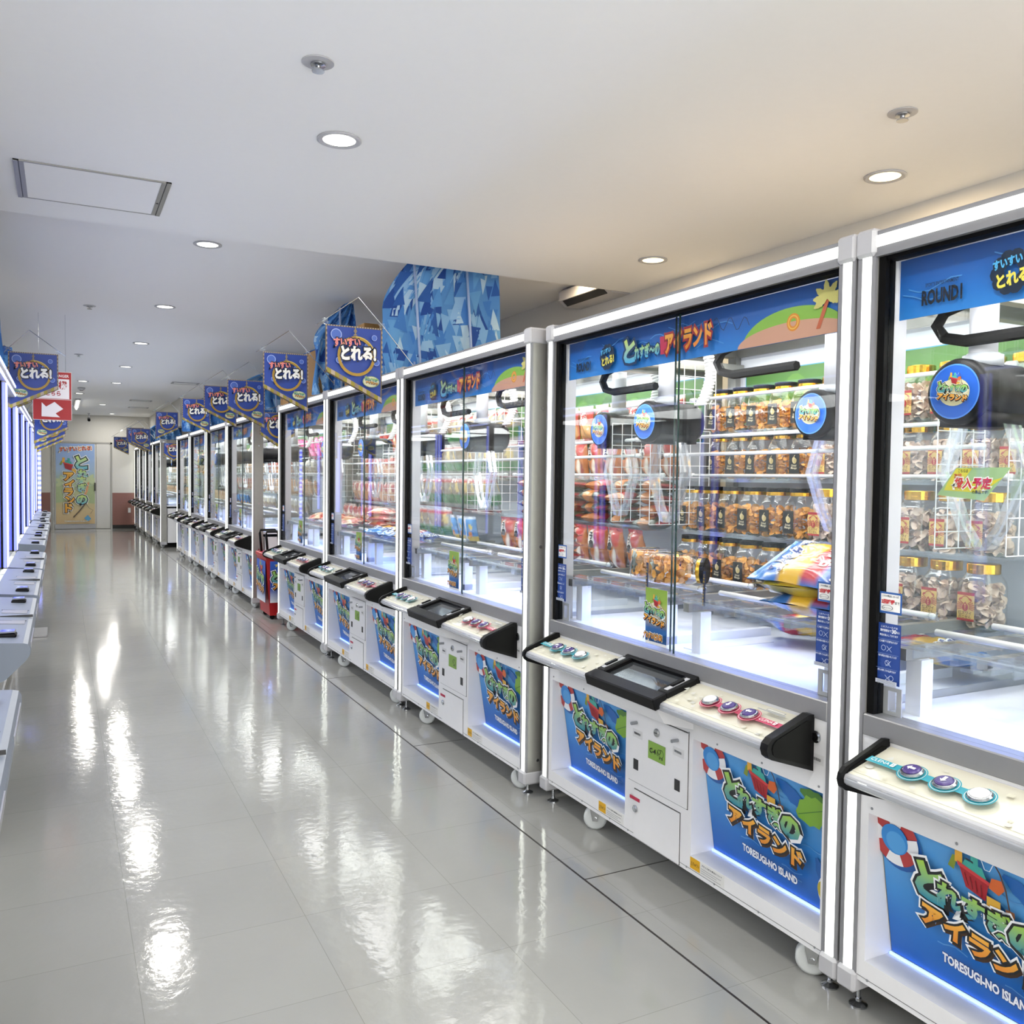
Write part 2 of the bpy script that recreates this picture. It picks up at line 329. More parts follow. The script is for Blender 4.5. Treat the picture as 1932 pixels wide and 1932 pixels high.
def pennant_art(w, hs, hl, mirror=False, vee=False):
    """blue pennant; hs short side height, hl long side; top edge at v=0"""
    s = Sheet(); Y = (lambda u: -(hl+(hs-hl)*u/w)) if mirror else (lambda u: -(hs+(hl-hs)*u/w))
    if vee: Y = lambda u: -(hs+(hl-hs)*(1-abs(2*u/w-1)))
    us = [0, w/2, w] if vee else [0, w]
    def band(a, b, col, x0=0, x1=w): s.poly([(x0, b(x0))]+([(w/2, b(w/2))] if vee and x0 < w/2 < x1 else [])+[(x1, b(x1)), (x1, a(x1))]+([(w/2, a(w/2))] if vee and x0 < w/2 < x1 else [])+[(x0, a(x0))], col)
    top = [(u, 0) for u in us]; bot = [(u, Y(u)) for u in us[::-1]]; P = top+bot; n = len(P)
    s.add([(u, v, 0) for u, v in P]+[(u, v, -.002) for u, v in P], [list(range(n)), list(range(n, 2*n))[::-1]]+[[i, i+n, (i+1) % n+n, (i+1) % n] for i in range(n)], s.M, '6b5f52')
    band(lambda u: -.008, lambda u: Y(u)+.03, '24459e', .009, w-.009)
    for i in range(22):
        u = w*i/22; s.rect(u, -.0075, u+w/44, -.0005, 'b5a590')
    for i in range(9):
        for x in (.0008, w-.0078):
            s.rect(x, -.03-i*.028, x+.007, -.016-i*.028, 'a8967e')
    for i in range(14):
        u0, u1 = .006+(w-.012)*i/14, .006+(w-.012)*(i+1)/14
        s.poly([(u0, Y(u0)+.004), (u1, Y(u1)+.004), (u1, Y(u1)+.03), (u0, Y(u0)+.03)], ('9a8c2c', 'b3a28d', 'd9d3cb', '8b7a6a')[i % 4 if i % 2 else 0])
    H = (hs+hl)/2
    for u, v, r in ((.17, .16, .032), (.84, .17, .016), (.88, .57, .018), (.22, .57, .018), (.7, .3, .01)):
        s.ell(u*w, -v*H, r, r, '4a6bc0'); s.ring(u*w, -v*H, r*.85, r, '9db2e6')
    s.line([(w*.5, -.008), (w*.5, -.09)], .005, '9c8a4a'); s.ring(w*.5, -.03, .006, .009, '9c8a4a'); s.ring(w*.5, -.055, .007, .01, '9c8a4a')
    s.ring(w*.52, -H*.49, .095, .112, 'a8862a', sx=.98); s.ring(w*.52, -H*.49, .106, .112, 'cdb45a', t0=.3, t1=1.6)
    s.text('すいすい', w*.36, -H*.345, .052, 'e88a84', w=.155, bold=.05, outs=((.10, '14203c'),), rot=.06)
    s.text('とれる!', w*.56, -H*.56, .085, 'f2f2ee', w=.205, bold=.06, outs=((.10, '14203c'),), rot=.02)
    if not vee:
        x = w*(.24 if mirror else .78); y = Y(x)+.085; s.ell(x, y, .05, .032, '8da27c'); s.ell(x, y, .045, .028, 'd8d4b0'); logo(s, x, y, .055, False, 'cfe0d0')
    return s
def header_art(w, h):
    s = Sheet(); s.board(w, h, .002, '1d63b8'); s.clip = (0, 0, w, h); s.grad(0, 0, w, h, ['2a86dd', '1f74cf', '1a5fb5', '164c9c'])
    rr = random.Random(5)
    for i in range(10):
        x, y = rr.uniform(0, .62)*w, rr.uniform(.2, .8)*h
        s.line([(x+j*.02*w, y+.08*h*math.sin(j*1.1+i)) for j in range(6)], .003, '4f98e0')
    s.ell(.86*w, .02*h, .14*w, .62*h, '8fc04a', t0=0, t1=PI); s.ell(.86*w, 0, .155*w, .36*h, 'd9a38a', t0=0, t1=PI)
    s.ring(.865*w, .34*h, .012, .026, 'e8912c'); s.ring(.865*w, .34*h, .017, .021, 'f6c05a')
    s.poly([(.925*w, .12*h), (.935*w, .12*h), (.958*w, .66*h), (.948*w, .66*h)], 'd06a45')
    for a in (.2, .9, 1.7, 2.5, 3.1, -.3, -2.7): leaf(s, .952*w, .66*h, .052, .011, a, 'dcd27a')
    s.text('ROUND1', .085*w, .16*h, .05, '0c1524', w=.11, h=.038, bold=.04); s.text('SPORTS ENTERTAINMENT', .085*w, .46*h, .012, '0c1524', w=.09, bold=.01)
    for i in range(10): s.ell(.205*w+.034*math.cos(i*.628), .42*h+.034*math.sin(i*.628), .018, .018, '10243f', 10)
    s.text('すいすい', .20*w, .5*h, .024, '55b7f0', w=.07, bold=.05, rot=.12); s.text('とれる!', .212*w, .22*h, .036, 'f2e25a', w=.085, bold=.05, rot=.12)
    q = ((.10, '10305c'),)
    s.text('と', .31*w, .14*h, .10, ('3fb0ea', 'd6e35a'), bold=.05, outs=q); s.text('れすぎ〜の', .385*w, .2*h, .05, ('3fb0ea', 'bfe06a'), w=.155, bold=.05, outs=q)
    s.poly([(.442*w, .2*h), (.462*w, .2*h), (.468*w, .62*h), (.438*w, .62*h)], 'c92a55')
    s.text('アイランド', .545*w, .2*h, .075, ('f0892c', 'f7b24a'), w=.25, h=.075, bold=.05, outs=((.11, 'a02430'),), rot=.03)
    s.line([(.70*w-(i*.008)*w, .55*h+.14*h*math.sin(i*1.1)+i*.01*h) for i in range(-6, 9)], .0025, '10243f')
    return s
def disc_art(r):
    s = Sheet(); s.ell(0, 0, r, r, '1e5fc4', 32); s.ring(0, 0, r*.95, r, '4f8be0')
    s.ell(0, -.02*r, r*.62, r*.5, 'd9d2a8'); logo(s, 0, -.1*r, r*.95, True, 'efe9d2'); return s
def jungle_art(w, h):
    s = Sheet(); s.board(w, h, .003, '4fa8d8'); s.rect(.004, .004, w-.004, h-.004, '4f7f38'); rr = random.Random(9)
    for i in range(16):
        x = (i+.5)*w/16; s.ell(x, h*rr.uniform(.35, .62), w*.055, h*.32, ('3d6a2c', '5f8f3c')[i % 2], 14)
    for i in range(13):
        x = (i+.5)*w/13; s.poly([(x-.08, h*.1), (x-.05, h*.46), (x, h*rr.uniform(.5, .74)), (x+.04, h*.44), (x+.09, h*.1)], '93b84a')
    s.text('すいすいとれる!いっぱいとれる!', w*.5, h*.12, .1, 'd9622c', w=w*.92, h=.115, bold=.05, outs=((.14, 'f2f0ea'),)); return s

# ------------------------------------------------------------------ room
XR, XL, YF = 3.55, -1.55, 24.2
ZN, ZF, YC = 2.70, 2.83, 5.11
b = MB(); b.box(XL-.1, XR+.1, -3, YF+.1, -.1, 0, M_FLOOR); struct('floor', b)
b = MB(); b.box(XL-.1, XR+.1, -3, YC, ZN, ZF+.12, M_CEIL); b.box(XL-.1, XR+.1, YC, YF+.1, ZF, ZF+.12, M_CEIL); struct('ceiling', b)
b = MB(); b.box(XR, XR+.1, -3, YF+.1, 0, ZF, M_WALL); struct('wall_right', b)
b = MB(); b.box(XL-.1, XL, -3, YF+.1, 0, ZF, M_WALL); struct('wall_left', b)
b = MB(); b.box(XL, XR, YF, YF+.1, 0, ZF, M_WALL); struct('wall_far', b)
b = MB(); b.box(1.14, XR, YF-.012, YF, .09, .90, M_WAINS); b.box(XL, -.24, YF-.012, YF, .09, .90, M_WAINS); struct('trim_1', b)
b = MB(); b.box(1.14, XR, YF-.016, YF, 0, .09, M_SKIRT); b.box(XL, -.24, YF-.016, YF, 0, .09, M_SKIRT); struct('baseboard_far', b)
b = MB(); b.box(2.0, XR, 17.6, YF, 2.3, ZF, M_WALL); struct('trim_2', b)                 # boxed-in beam above the last machines
M_LINE = mat('dark_floor_joint', '2a2422', .4)
b = MB(); b.box(1.611, 1.6185, -3, YF-.6, 0, .0006, M_LINE)
for i in range(9):
    b.box(1.6185, XR, .87+1.676*i, .8745+1.676*i, 0, .0006, M_LINE)
struct('trim_3', b)
b = MB(); b.box(-1, 1.6, 22.9, 22.93, 0, .0006, M_LINE); struct('trim_4', b)
# far door: leaf with a poster, a narrow fixed leaf, frame
d = tag(link('door_1', None, None, (-.2, YF-.03, 0)), kind='structure')
b = MB(); b.box(.0, .04, 0, .03, 0, 2.16, M_ALU); b.box(1.3, 1.34, 0, .03, 0, 2.16, M_ALU); b.box(0, 1.34, 0, .03, 2.12, 2.16, M_ALU); b.build('door_frame', d)
b = MB(); b.box(.05, .96, .005, .03, .01, 2.115, M_DOOR); b.box(.05, .96, 0, .006, .01, .12, M_ALU2); b.build('door_leaf', d)
b = MB(); b.box(.98, 1.29, .005, .03, .01, 2.115, M_DOOR); b.build('side_leaf', d)
b = MB(); b.box(.93, .96, -.03, .0, .95, 1.15, M_DARK); b.build('handle', d)
s = Sheet(); w, h = .86, 1.98; s.board(w, h, .003, 'c9d4e4')
s.grad(0, 0, w, h, ['cbb083', 'cdb88c', 'b9b98a', 'a9bc9a', '9fb9d6', '92aedb', '8fabdc'])
s.clip = (0, 0, w, h); s.ell(.0, .72, .34, .2, 'a8b98c'); s.ell(.86, .72, .36, .22, 'a4b488')
for x, y, a in ((.17, 1.02, 1), (.72, 1.06, -1)):
    s.line([(x, y), (x+.04*a, y-.25), (x+.12*a, y-.42)], .045, 'd99a6c')
    for r in (.3, 1.0, 1.9, 2.7, -2.7, -.4): leaf(s, x, y, .2, .05, r, 'b9c79c')
s.text('すいすいとれる!', .44, 1.80, .1, 'c85a33', w=.72, h=.11, bold=.05, outs=((.14, 'f3ead8'),), rot=.07)
shopping_art(s, .25, 1.42, .42)
for i, (c, y, k, x) in enumerate((('と', 1.35, .36, .56), ('れ', 1.14, .22, .59), ('す', .97, .21, .56), ('ぎ', .79, .21, .58), ('丨', .67, .14, .59), ('の', .48, .27, .57))):
    s.text(c, x, y, k, ('57b2d0', 'cfe06a'), bold=.05, outs=((.12, 'eef0f0'), (.075, '17333c')))
for i, c in enumerate('アイランド'): s.text(c, .28+(.02 if i in (1, 3) else 0), 1.06-.195*i, .24, ('e0992f', 'f0b84a'), bold=.05, outs=((.12, 'eef0f0'), (.075, '3a2a16')))
s.line([(.66, .52), (.5, .3), (.38, .16)], .025, '4a3a2a'); s.line([(.66, .5), (.74, .38), (.82, .34), (.76, .25)], .008, '4a4a4a'); s.poly([(.62, .14), (.7, .06), (.78, .12), (.7, .22)], '5a9cc4')
s.text('TORESUGI-NO ISLAND', .44, .05, .04, 'f2efe6', w=.52, bold=.03, outs=((.08, '9a8a6c'),))
t = tag(sheet_obj(s, 'door_poster', face_camera(-.12, YF-.036, .13)), 'tall island poster in blue, green and sand on the far door', 'poster')

# ------------------------------------------------------------------ crane game machine (right row)
WM, DM, HM = 1.63, 1.05, 2.04
def deck_matrix(y):                  # sheet on the sloping deck: u to -y, v up the slope
    ang = math.atan2(.045, .15); c, q = math.cos(ang), math.sin(ang)
    R = Matrix(((0, c, -q, 0), (-1, 0, 0, 0), (0, q, c, 0), (0, 0, 0, 1)))
    return Matrix.Translation((-.15, y, .6915)) @ R
def make_claw(root, loc):
    b = MB(); prof = [(.0, -.13), (.078, -.13), (.086, -.118), (.086, -.1), (.08, -.095), (.082, -.02), (.082, .10), (.07, .125), (.0, .13)]
    b.lathe(prof, M_BLACK, 28, (0, 0, 0), 'x'); b.cyl((-.02, 0, .07), (-.02, 0, .10), .05, M_GREYM, 16); b.box(-.10, .09, -.062, .062, -.088, -.05, M_BLACK)
    c = b.build('claw', root, loc, True)
    sheet_obj(disc_art(.071), 'face_disc', face_aisle(-.1305, 0, 0), c)
    b = MB(); b.cyl((0, 0, 0), (0, 0, .30), .035, M_PLAST, 20); b.cyl((0, 0, -.0), (0, 0, .02), .04, M_GREYM, 20); b.build('mast', c, (-.02, 0, .085), True)
    for q in (-1, 1):
        b = MB(); prof = [(.062, -.08), (.085, -.085), (.125, -.205), (.06, -.36), (.028, -.40), (.02, -.385), (.045, -.35), (.10, -.205)]
        b.prism([(q*y, z) for y, z in prof], -.02, -.008, M_ARM, 'x'); b.prism([(q*y, z) for y, z in prof], .008, .02, M_ARM, 'x')
        b.prism([(q*.05, -.375), (q*.03, -.41), (q*.005, -.415), (q*.03, -.37)], -.02, .02, M_ARM, 'x'); b.build('claw_arm', c)
    b = MB(); P = [(-.06, .05, .30), (.0, .03, .345), (.03, 0, .36)]+[(.04+.019*math.sin(t)+.05*math.sin(t/126*PI), .019*math.cos(t), .35-.28*t/126) for t in [i*.7 for i in range(1, 180)]]+[(.06, .03, .05), (0, .06, .07)]
    b.tube(P, .0062, M_WIRE, 5); b.build('coil_cable', c, (.06, -.07, .0), True)
    return c
def make_machine():
    root = link('crane_game_machine', None)
    b = MB()
    b.box(.12, DM, 0, WM, .095, .745, M_WHITE)                     # hull behind the recesses
    for y0, y1 in ((.055, .065), (.62, 1.003), (1.55, 1.575)): b.box(0, .12, y0, y1, .155, .545, M_WHITE)
    b.box(0, .12, .055, 1.575, .095, .155, M_WHITE); b.box(0, .12, .055, 1.575, .545, .745, M_WHITE)
    for y in (.08, .3, .5, .64, .98, 1.1, 1.3, 1.54):
        for z in (.108, .56): b.cyl((-.0015, y, z), (.001, y, z), .0035, M_GREYM, 8)
    b.box(-.0008, .001, .055, 1.575, .1085, .1095, M_DARK)
    b.build('cabinet_base', root)
    for y0 in (.0, 1.575):                                         # front posts with light tubes
        b = MB(); b.box(.006, .10, y0, y0+.055, .11, 1.985, M_ALU); b.box(-.003, .006, y0, y0+.0115, .11, 1.985, M_PFACE); b.box(-.003, .006, y0+.0425, y0+.055, .11, 1.985, M_PFACE); b.box(.0, .0065, y0+.0115, y0+.0425, .11, 1.985, M_PFACE)
        yy = y0 if y0 == 0 else y0+.0555
        for z in (.16, .62, 1.1, 1.7): b.cyl((.055, yy-.002, z), (.055, yy+.001, z), .007, M_STEEL, 10)
        p = b.build('corner_post', root)
        b = MB()
        for q in (.0135, .0235, .0335): b.prism([(.006, y0+q), (-.003, y0+q), (-.006, y0+q+.002), (-.006, y0+q+.005), (-.003, y0+q+.007), (.006, y0+q+.007)], .115, 1.98, M_TUBE, 'z')
        b.build('light_tube', p)
        for nm, z0, z1 in (('top_corner_cap', 1.975, 2.045), ('foot_corner_cap', .056, .115)):
            b = MB(); b.bbox(-.014, .108, y0-.004 if y0 == 0 else y0-.003, y0+.058, z0, z1, M_PLAST, .008); b.build(nm, root)
    for y0 in (.0, 1.575):
        b = MB(); b.box(DM-.06, DM, y0, y0+.055, .745, 1.985, M_ALU); b.build('rear_post', root)
    b = MB(); b.box(.001, .06, .055, 1.575, 1.972, 2.035, M_ALU); b.box(-.003, .001, .055, 1.575, 1.972, 1.995, M_PFACE); b.box(-.0005, .0012, .055, 1.575, 1.995, 2.025, M_PFACE); b.box(-.003, .001, .055, 1.575, 2.025, 2.036, M_PFACE); b.box(.06, DM, 0, .05, 1.98, 2.035, M_ALU); b.box(.06, DM, 1.58, WM, 1.98, 2.035, M_ALU); b.box(DM-.05, DM, .05, 1.58, 1.98, 2.035, M_ALU)
    r = b.build('top_rail', root)
    b = MB(); b.box(-.006, .0, .058, 1.572, 1.996, 2.009, M_TUBE); b.box(-.006, .0, .058, 1.572, 2.0125, 2.0155, M_TUBE); b.box(-.006, .0, .058, 1.572, 2.019, 2.024, M_TUBE); b.build('light_tube', r)
    b = MB(); b.box(.05, DM-.04, .04, 1.59, 2.018, 2.034, M_WHITE); b.build('roof_panel', root)
    b = MB(); b.bbox(-.004, .06, .055, 1.575, .745, .80, M_ALU2, .003); b.build('window_sill', root)
    b = MB(); b.box(.01, .045, 1.553, 1.575, .80, 1.972, M_RUB); b.box(.01, .045, .055, .068, .80, 1.972, M_RUB); b.box(.045, .10, 1.56, 1.575, .80, 1.972, M_PLAST); b.box(.012, .05, .068, 1.553, 1.962, 1.972, M_RUB); b.build('door_gasket', root)
    b = MB(); b.box(.022, .027, .765, 1.553, .80, 1.965, M_GLASS); b.box(.0215, .0275, .762, .7655, .80, 1.965, M_EDGE); b.build('front_glass', root)
    b = MB(); b.box(.036, .041, .068, .80, .80, 1.965, M_GLASS); b.box(.0355, .0415, .80, .8025, .80, 1.965, M_EDGE); b.build('front_glass', root)
    for y in (.022, 1.603):
        b = MB(); b.box(.10, DM-.06, y, y+.005, .80, 1.985, M_GLASS); b.build('side_glass', root)
    b = MB(); b.box(DM-.03, DM-.015, .05, 1.58, .75, 1.98, M_INNER); b.box(DM-.034, DM-.03, .06, 1.57, 1.915, 1.965, M_LEDB); b.build('back_panel', root)
    sheet_obj(jungle_art(1.44, .32), 'jungle_sign', face_aisle(DM-.034, 1.535, 1.585), root)
    b = MB(); b.box(.06, DM-.03, .03, 1.6, .775, .80, M_INNER); b.box(.12, .5, .78, .83, .80, .803, M_WHITE); b.build('prize_floor', root)
    # gantry
    b = MB(); b.box(.1, DM-.05, .06, .10, 1.90, 1.94, M_ALU); b.box(.1, DM-.05, 1.53, 1.57, 1.90, 1.94, M_ALU); b.box(.30, .36, .06, 1.57, 1.94, 1.965, M_PLAST); b.box(.52, .58, .06, 1.57, 1.94, 1.965, M_PLAST); b.build('gantry', root)
    for y in (.45, 1.2):
        b = MB(); b.tube([(.25, y, 1.87), (.25, y+.3, 1.87), (.25, y+.36, 1.855), (.25, y+.385, 1.82), (.25, y+.36, 1.785), (.25, y+.3, 1.77), (.25, y+.0, 1.77)], .016, M_RUB, 6); b.build('cable_chain', root)
    for loc in ((.58, .45, 1.635), (.40, 1.34, 1.635)): make_claw(root, loc)
    for y0, y1 in ((.12, .76), (.9, 1.53)):                        # bridge the prizes lie on
        b = MB()
        for x in (.1, .70):
            b.box(x, x+.5, y0, y0+.03, .80, .83, M_INNER) if x < .3 else None
            for y in (y0, y1-.045): b.box(x, x+.045, y, y+.045, .80, .945, M_INNER)
        for y in (y0, y1-.03): b.box(.06, .80, y, y+.03, .945, .975, M_ALU)
        for y in (y0+.2, y0+.42): b.box(.12, .80, y, y+.028, .95, .976, M_ALU)
        b.box(.66, .69, y0, y1, .945, .975, M_ALU)
        g = b.build('prize_bridge', root)
        b = MB()
        for x in (.065, .105): b.box(x, x+.03, y0-.03, y1+.03, .976, .987, M_ACRYL)
        for i in range(12): b.box(.06, .14, y0+(y1-y0)*i/12, y0+(y1-y0)*i/12+.004, .955, .99, M_ACRYL)
        for x in (.26, .5): b.box(x, x+.02, y0, y1, .976, 1.0, M_ACRYL)
        b.build('acrylic_rail', g)
        for x in (.24, .48):
            b = MB(); b.cyl((x, y0-.02, .998), (x, y1+.02, .998), .009, M_WIRE, 10); b.cyl((x, y0-.03, .998), (x, y0-.01, .998), .014, M_ACRYL, 10); b.build('prize_bar', g, smooth=True)
    # stepped acrylic shelf against the back panel, wire grid, tension rods
    b = MB()
    for z, x0 in ((.945, .63), (1.165, .67), (1.40, .81), (1.61, .83)): b.box(x0-.005, DM-.034, .06, 1.57, z-.008, z-.002, M_ACRYL); b.box(x0-.008, x0-.005, .06, 1.57, z-.008, z+.012, M_ACRYL)
    b.build('stepped_shelf', root)
    for x0, x1, y, z0, z1 in ((.45, .78, 1.5, 1.2, 1.62), (.56, .80, 1.49, 1.63, 1.92), (.5, .72, .12, 1.2, 1.66)):
        b = MB(); n = int((x1-x0)/.05); k = int((z1-z0)/.05)
        for i in range(n+1): x = x0+(x1-x0)*i/n; b.box(x-.0013, x+.0013, y, y+.0026, z0, z1, M_WIRE)
        for i in range(k+1): z = z0+(z1-z0)*i/k; b.box(x0, x1, y, y+.0026, z-.0013, z+.0013, M_WIRE)
        b.build('wire_grid', root)
    for x, z in ((.74, 1.765), (.74, 1.42), (.60, 1.585), (.60, 1.51)):
        b = MB(); b.cyl((x, .04, z), (x, 1.59, z), .0075, M_WIRE, 10); b.cyl((x, .04, z), (x, .07, z), .011, M_WIRE, 10); b.cyl((x, 1.56, z), (x, 1.59, z), .011, M_WIRE, 10); b.build('tension_rod', root, smooth=True)
    # printed header inside the glass, stickers on the glass
    sheet_obj(header_art(1.475, .15), 'header_banner', face_aisle(.06, 1.55, 1.812), root)
    s = Sheet(); s.board(.125, .20, .001, 'f0f0ee'); s.grad(0, .01, .125, .2, ['17508f', '2a66a8', 'cdb98a', '8fb046', '7f9f36'])
    s.ell(.06, .11, .05, .042, 'd9d6bb'); logo(s, .062, .10, .095, True); s.text('すいすいとれる!', .062, .022, .02, 'e09a3c', w=.11, h=.022, bold=.05, outs=((.16, 'f3ead8'), (.08, '2a1c10')))
    sheet_obj(s, 'glass_poster', face_aisle(.0215, .925, .812), root)
    for y in (.135, 1.552):
        s = Sheet(); s.board(.066, .055, .0008, '2b5aa0'); s.rect(.004, .006, .062, .05, 'f2f1ee'); s.text('こちらの景品は、お一人様', .033, .042, .006, '26303c', w=.05, bold=.02)
        s.text('2回獲得', .026, .025, .014, 'c2252c', w=.04, h=.012, bold=.05); s.text('まで', .054, .026, .008, '30343c', w=.013); s.ring(.025, .015, .0062, .007, '55585f', 16, sx=2.4); s.text('お楽しみください', .025, .013, .003, '55585f', w=.026)
        sheet_obj(s, 'limit_sticker', face_aisle(.0205 if y > 1 else .0345, y, 1.065), root)
        s = Sheet(); w, h = .068, .155; s.board(w, h, .0008, '1d3a80'); s.rect(.001, .012, w-.001, h-.001, '24458f')
        s.text('このフィールドは', w/2, h-.012, .006, 'dfe6f4', w=.05); s.text('賞味期限まで', .024, h-.022, .007, 'eef2fa', w=.034, bold=.02); s.text('30', .049, h-.024, .014, 'f4f7fc', w=.013, bold=.03); s.text('日以上', .061, h-.022, .006, 'eef2fa', w=.011)
        s.text('景品を投入しております', w/2, h-.033, .006, 'dfe6f4', w=.055)
        for i, tx in enumerate(('保冷庫下で溶解ねります', '新鮮な商品のお取扱いをしています', 'ボタンを押してから獲得できます')):
            v = h-.045-.037*i; s.rect(.002, v+.004, w-.002, v+.0046, '8fa6d6'); s.text(tx, w/2, v-.004, .006, 'dfe6f4', w=.055)
            s.ring(.02+.014*i, v-.018, .006, .007, 'c9d6ee', 14); s.line([(.03, v-.026), (.045, v-.012)], .001, 'c9d6ee'); s.line([(.03, v-.012), (.045, v-.026)], .001, 'c9d6ee')
        s.rect(.002, .001, w-.002, .011, 'c9cfdb')
        for i in range(3): s.line([(.006, .003+.003*i), (w-.006, .003+.003*i)], .0008, '505866')
        sheet_obj(s, 'notice_sticker', face_aisle(.0205 if y > 1 else .0345, y+.002, .885), root)
        b = MB(); y1 = y+.002
        for a, c, z0, z1 in ((y1-.055, y1, .80, .81), (y1-.055, y1, .862, .872), (y1-.055, y1-.04, .81, .862), (y1-.015, y1, .81, .862)): b.box(.046, .05, a, c, z0, z1, M_PLAST)
        b.build('slot_plate', root)
    # control decks
    def deck(y0, y1, colr, sgn):
        b = MB(); P = [(0, .737), (-.148, .692), (-.158, .687), (-.162, .678), (-.160, .668), (-.152, .661), (0, .612)]
        b.prism(P, y0, y1, M_PLAST); b.prism([(-.004, .7369), (-.138, .6965), (-.138, .6955), (-.004, .735)], y0+.004, y1-.004, M_CREAM)
        s = Sheet(); L = y1-y0-.008; rr = random.Random(4)
        s.board(L, .138, .0005, 'dcd9c8')
        for i in range(34):
            x, y = rr.uniform(.02, L-.02), rr.uniform(.015, .125); c = rr.choice(('cfccbe', 'd3d0bc', 'c9c8c0')); k = rr.uniform(.005, .012)
            (s.ell(x, y, k, k*.8, c, 12) if i % 3 == 0 else s.poly([(x-k, y-k*.7), (x+k, y-k*.7), (x, y+k)], c) if i % 3 == 1 else s.rect(x-k*.8, y-k*.6, x+k*.8, y+k*.6, c))
        cu = [.13, .215, .30] if sgn > 0 else [L-.30, L-.215, L-.13]
        if sgn > 0: s.rect(.006, .055, cu[2], .079, colr)
        else: s.rect(cu[0], .055, L-.006, .079, colr)
        for x in cu: s.ell(x, .067, .035, .035, colr); s.ring(x, .067, .0305, .0318, 'e8e6dc')
        x = .05 if sgn > 0 else L-.055
        s.text('CLENA', x-.008, .061, .016, 'f4f4f0', w=.052, h=.0115, bold=.0); s.rect(x+.022, .0595, x+.033, .0745, 'f4f4f0'); s.text('3', x+.0275, .0625, .011, colr, bold=.02)
        if sgn < 0: s.rect(L-.14, .108, L-.03, .112, '8b9096'); s.rect(L-.11, .114, L-.04, .124, '6d7480'); s.rect(L-.108, .1155, L-.042, .1225, 'd2cfc4')
        b.merge(s, deck_matrix(y1-.004)); o = b.build('control_deck', root)
        for i, u in enumerate(cu):
            b = MB(); T = deck_matrix(y1-.004) @ Matrix.Translation((u, .067, s.k*s.eps)); q = MB()
            q.lathe([(.027, 0), (.027, .003), (.024, .006), (.0215, .0062), (.021, .004)], M_STEEL, 20)
            blank = (i == 2) if sgn > 0 else (i == 0)
            q.lathe([(.0208, .004), (.0208, .0075), (.017, .010), (.0, .0105)], M_WIRE if blank else M_VIOLET, 20)
            if not blank:
                a = Sheet(eps=.0002); a.k = 55
                pts = [(-.011, 0), (-.002, .009), (-.002, .004), (.011, .004), (.011, -.004), (-.002, -.004), (-.002, -.009)]
                a.poly([(y, x) for x, y in pts] if i == 1 else pts, 'e6e4ee'); q.merge(a, Matrix())
            b.merge(q, T); b.build('push_button', o, smooth=False)
        for y, t in ((y0-.027, y0), ) if sgn < 0 else ((y1, y1+.012), ):
            b = MB(); P2 = [(-.002, .755), (-.02, .757), (-.155, .706), (-.170, .692), (-.174, .676), (-.168, .658), (-.155, .648), (-.002, .597)]
            b.prism(P2, y, t, M_BLACK); b.prism([(x*.82-.014, .68+(z-.68)*.8) for x, z in P2], y-.002, y, M_RUB); b.build('end_cap', o)
        b = MB(); b.cyl((-.163, y0+.01, .676), (-.163, y1-.01, .676), .008, M_ACRYL, 10); b.build('front_lip', o)
    deck(.127, .63, 'c23a5e', -1); deck(.985, 1.49, '2f9db0', 1)
    b = MB(); T = deck_matrix(1.0); q = MB(); w, h = .41, .20
    for u0, u1, v0, v1 in ((0, w, -.035, .02), (0, w, h-.055, h-.02), (0, .05, .02, h-.055), (w-.05, w, .02, h-.055)): q.bbox(u0, u1, v0, v1, -.02, .022, M_BLACK, .004)
    b.merge(q, T); o = b.build('payment_unit', root)
    q = MB(); q.box(.05, w-.05, .02, h-.055, -.01, .006, M_SCREEN); MB().merge(q, T).build('screen', o)
    q = MB(); q.box(.012, .03, .035, .13, .022, .024, M_PLAST); q.box(.013, .026, .05, .10, .024, .03, M_BLACK); q.box(w-.03, w-.012, .035, .13, .022, .024, M_PLAST); q.box(w-.028, w-.014, .06, .11, .024, .03, M_BLACK); MB().merge(q, T).build('card_slot', o)
    b = MB(); b.prism([(0, .70), (-.15, .66), (-.12, .61), (0, .575)], .62, .99, M_WHITE); b.cyl((-.06, .985, .625), (-.06, .998, .625), .02, M_WHITE, 14); b.cyl((-.06, .998, .625), (-.06, 1.0, .625), .011, M_STEEL, 12); b.build('deck_bracket', root)
    # doors
    def door(nm, y0, y1, z0, z1):
        b = MB(); b.box(-.0008, .001, y0-.003, y1+.003, z0-.003, z1+.003, M_DARK); b.box(-.004, .0, y0, y1, z0, z1, M_WHITE); return b.build(nm, root)
    dr = door('coin_door', .642, .978, .302, .557)
    b = MB(); b.lathe([(.015, 0), (.015, .004), (.012, .007), (0, .007)], M_STEEL, 18); b.box(-.0015, .0015, -.006, .006, .006, .0085, M_DARK); b.build('lock', dr, (-.004, .81, .515), rot=(0, -PI/2, 0))
    for y in (.93, .695):
        b = MB(); b.cyl((-.004, y, .52), (-.03, y, .52), .006, M_GREYM, 12); b.build('peg', dr)
        b = MB(); b.box(-.0055, -.002, y-.012 if y > .8 else y-.016, y+.016 if y > .8 else y+.012, .348, .386, M_DARK); b.build('coin_slot', dr)
        s = Sheet(eps=.0002); s.board(.06, .03, .0003, 'd3d3d4'); [s.rect(.008+i*.0028, .012, .008+i*.0028+(.0018 if i % 3 else .0008), .02, '3a3c40') for i in range(15)]; sheet_obj(s, 'barcode_sticker', face_aisle(-.0042, y+.025, .465), dr)
    s = Sheet(eps=.0003); s.board(.096, .063, .002, '6b8f3a'); s.rect(0, 0, .096, .063, '7fa544')
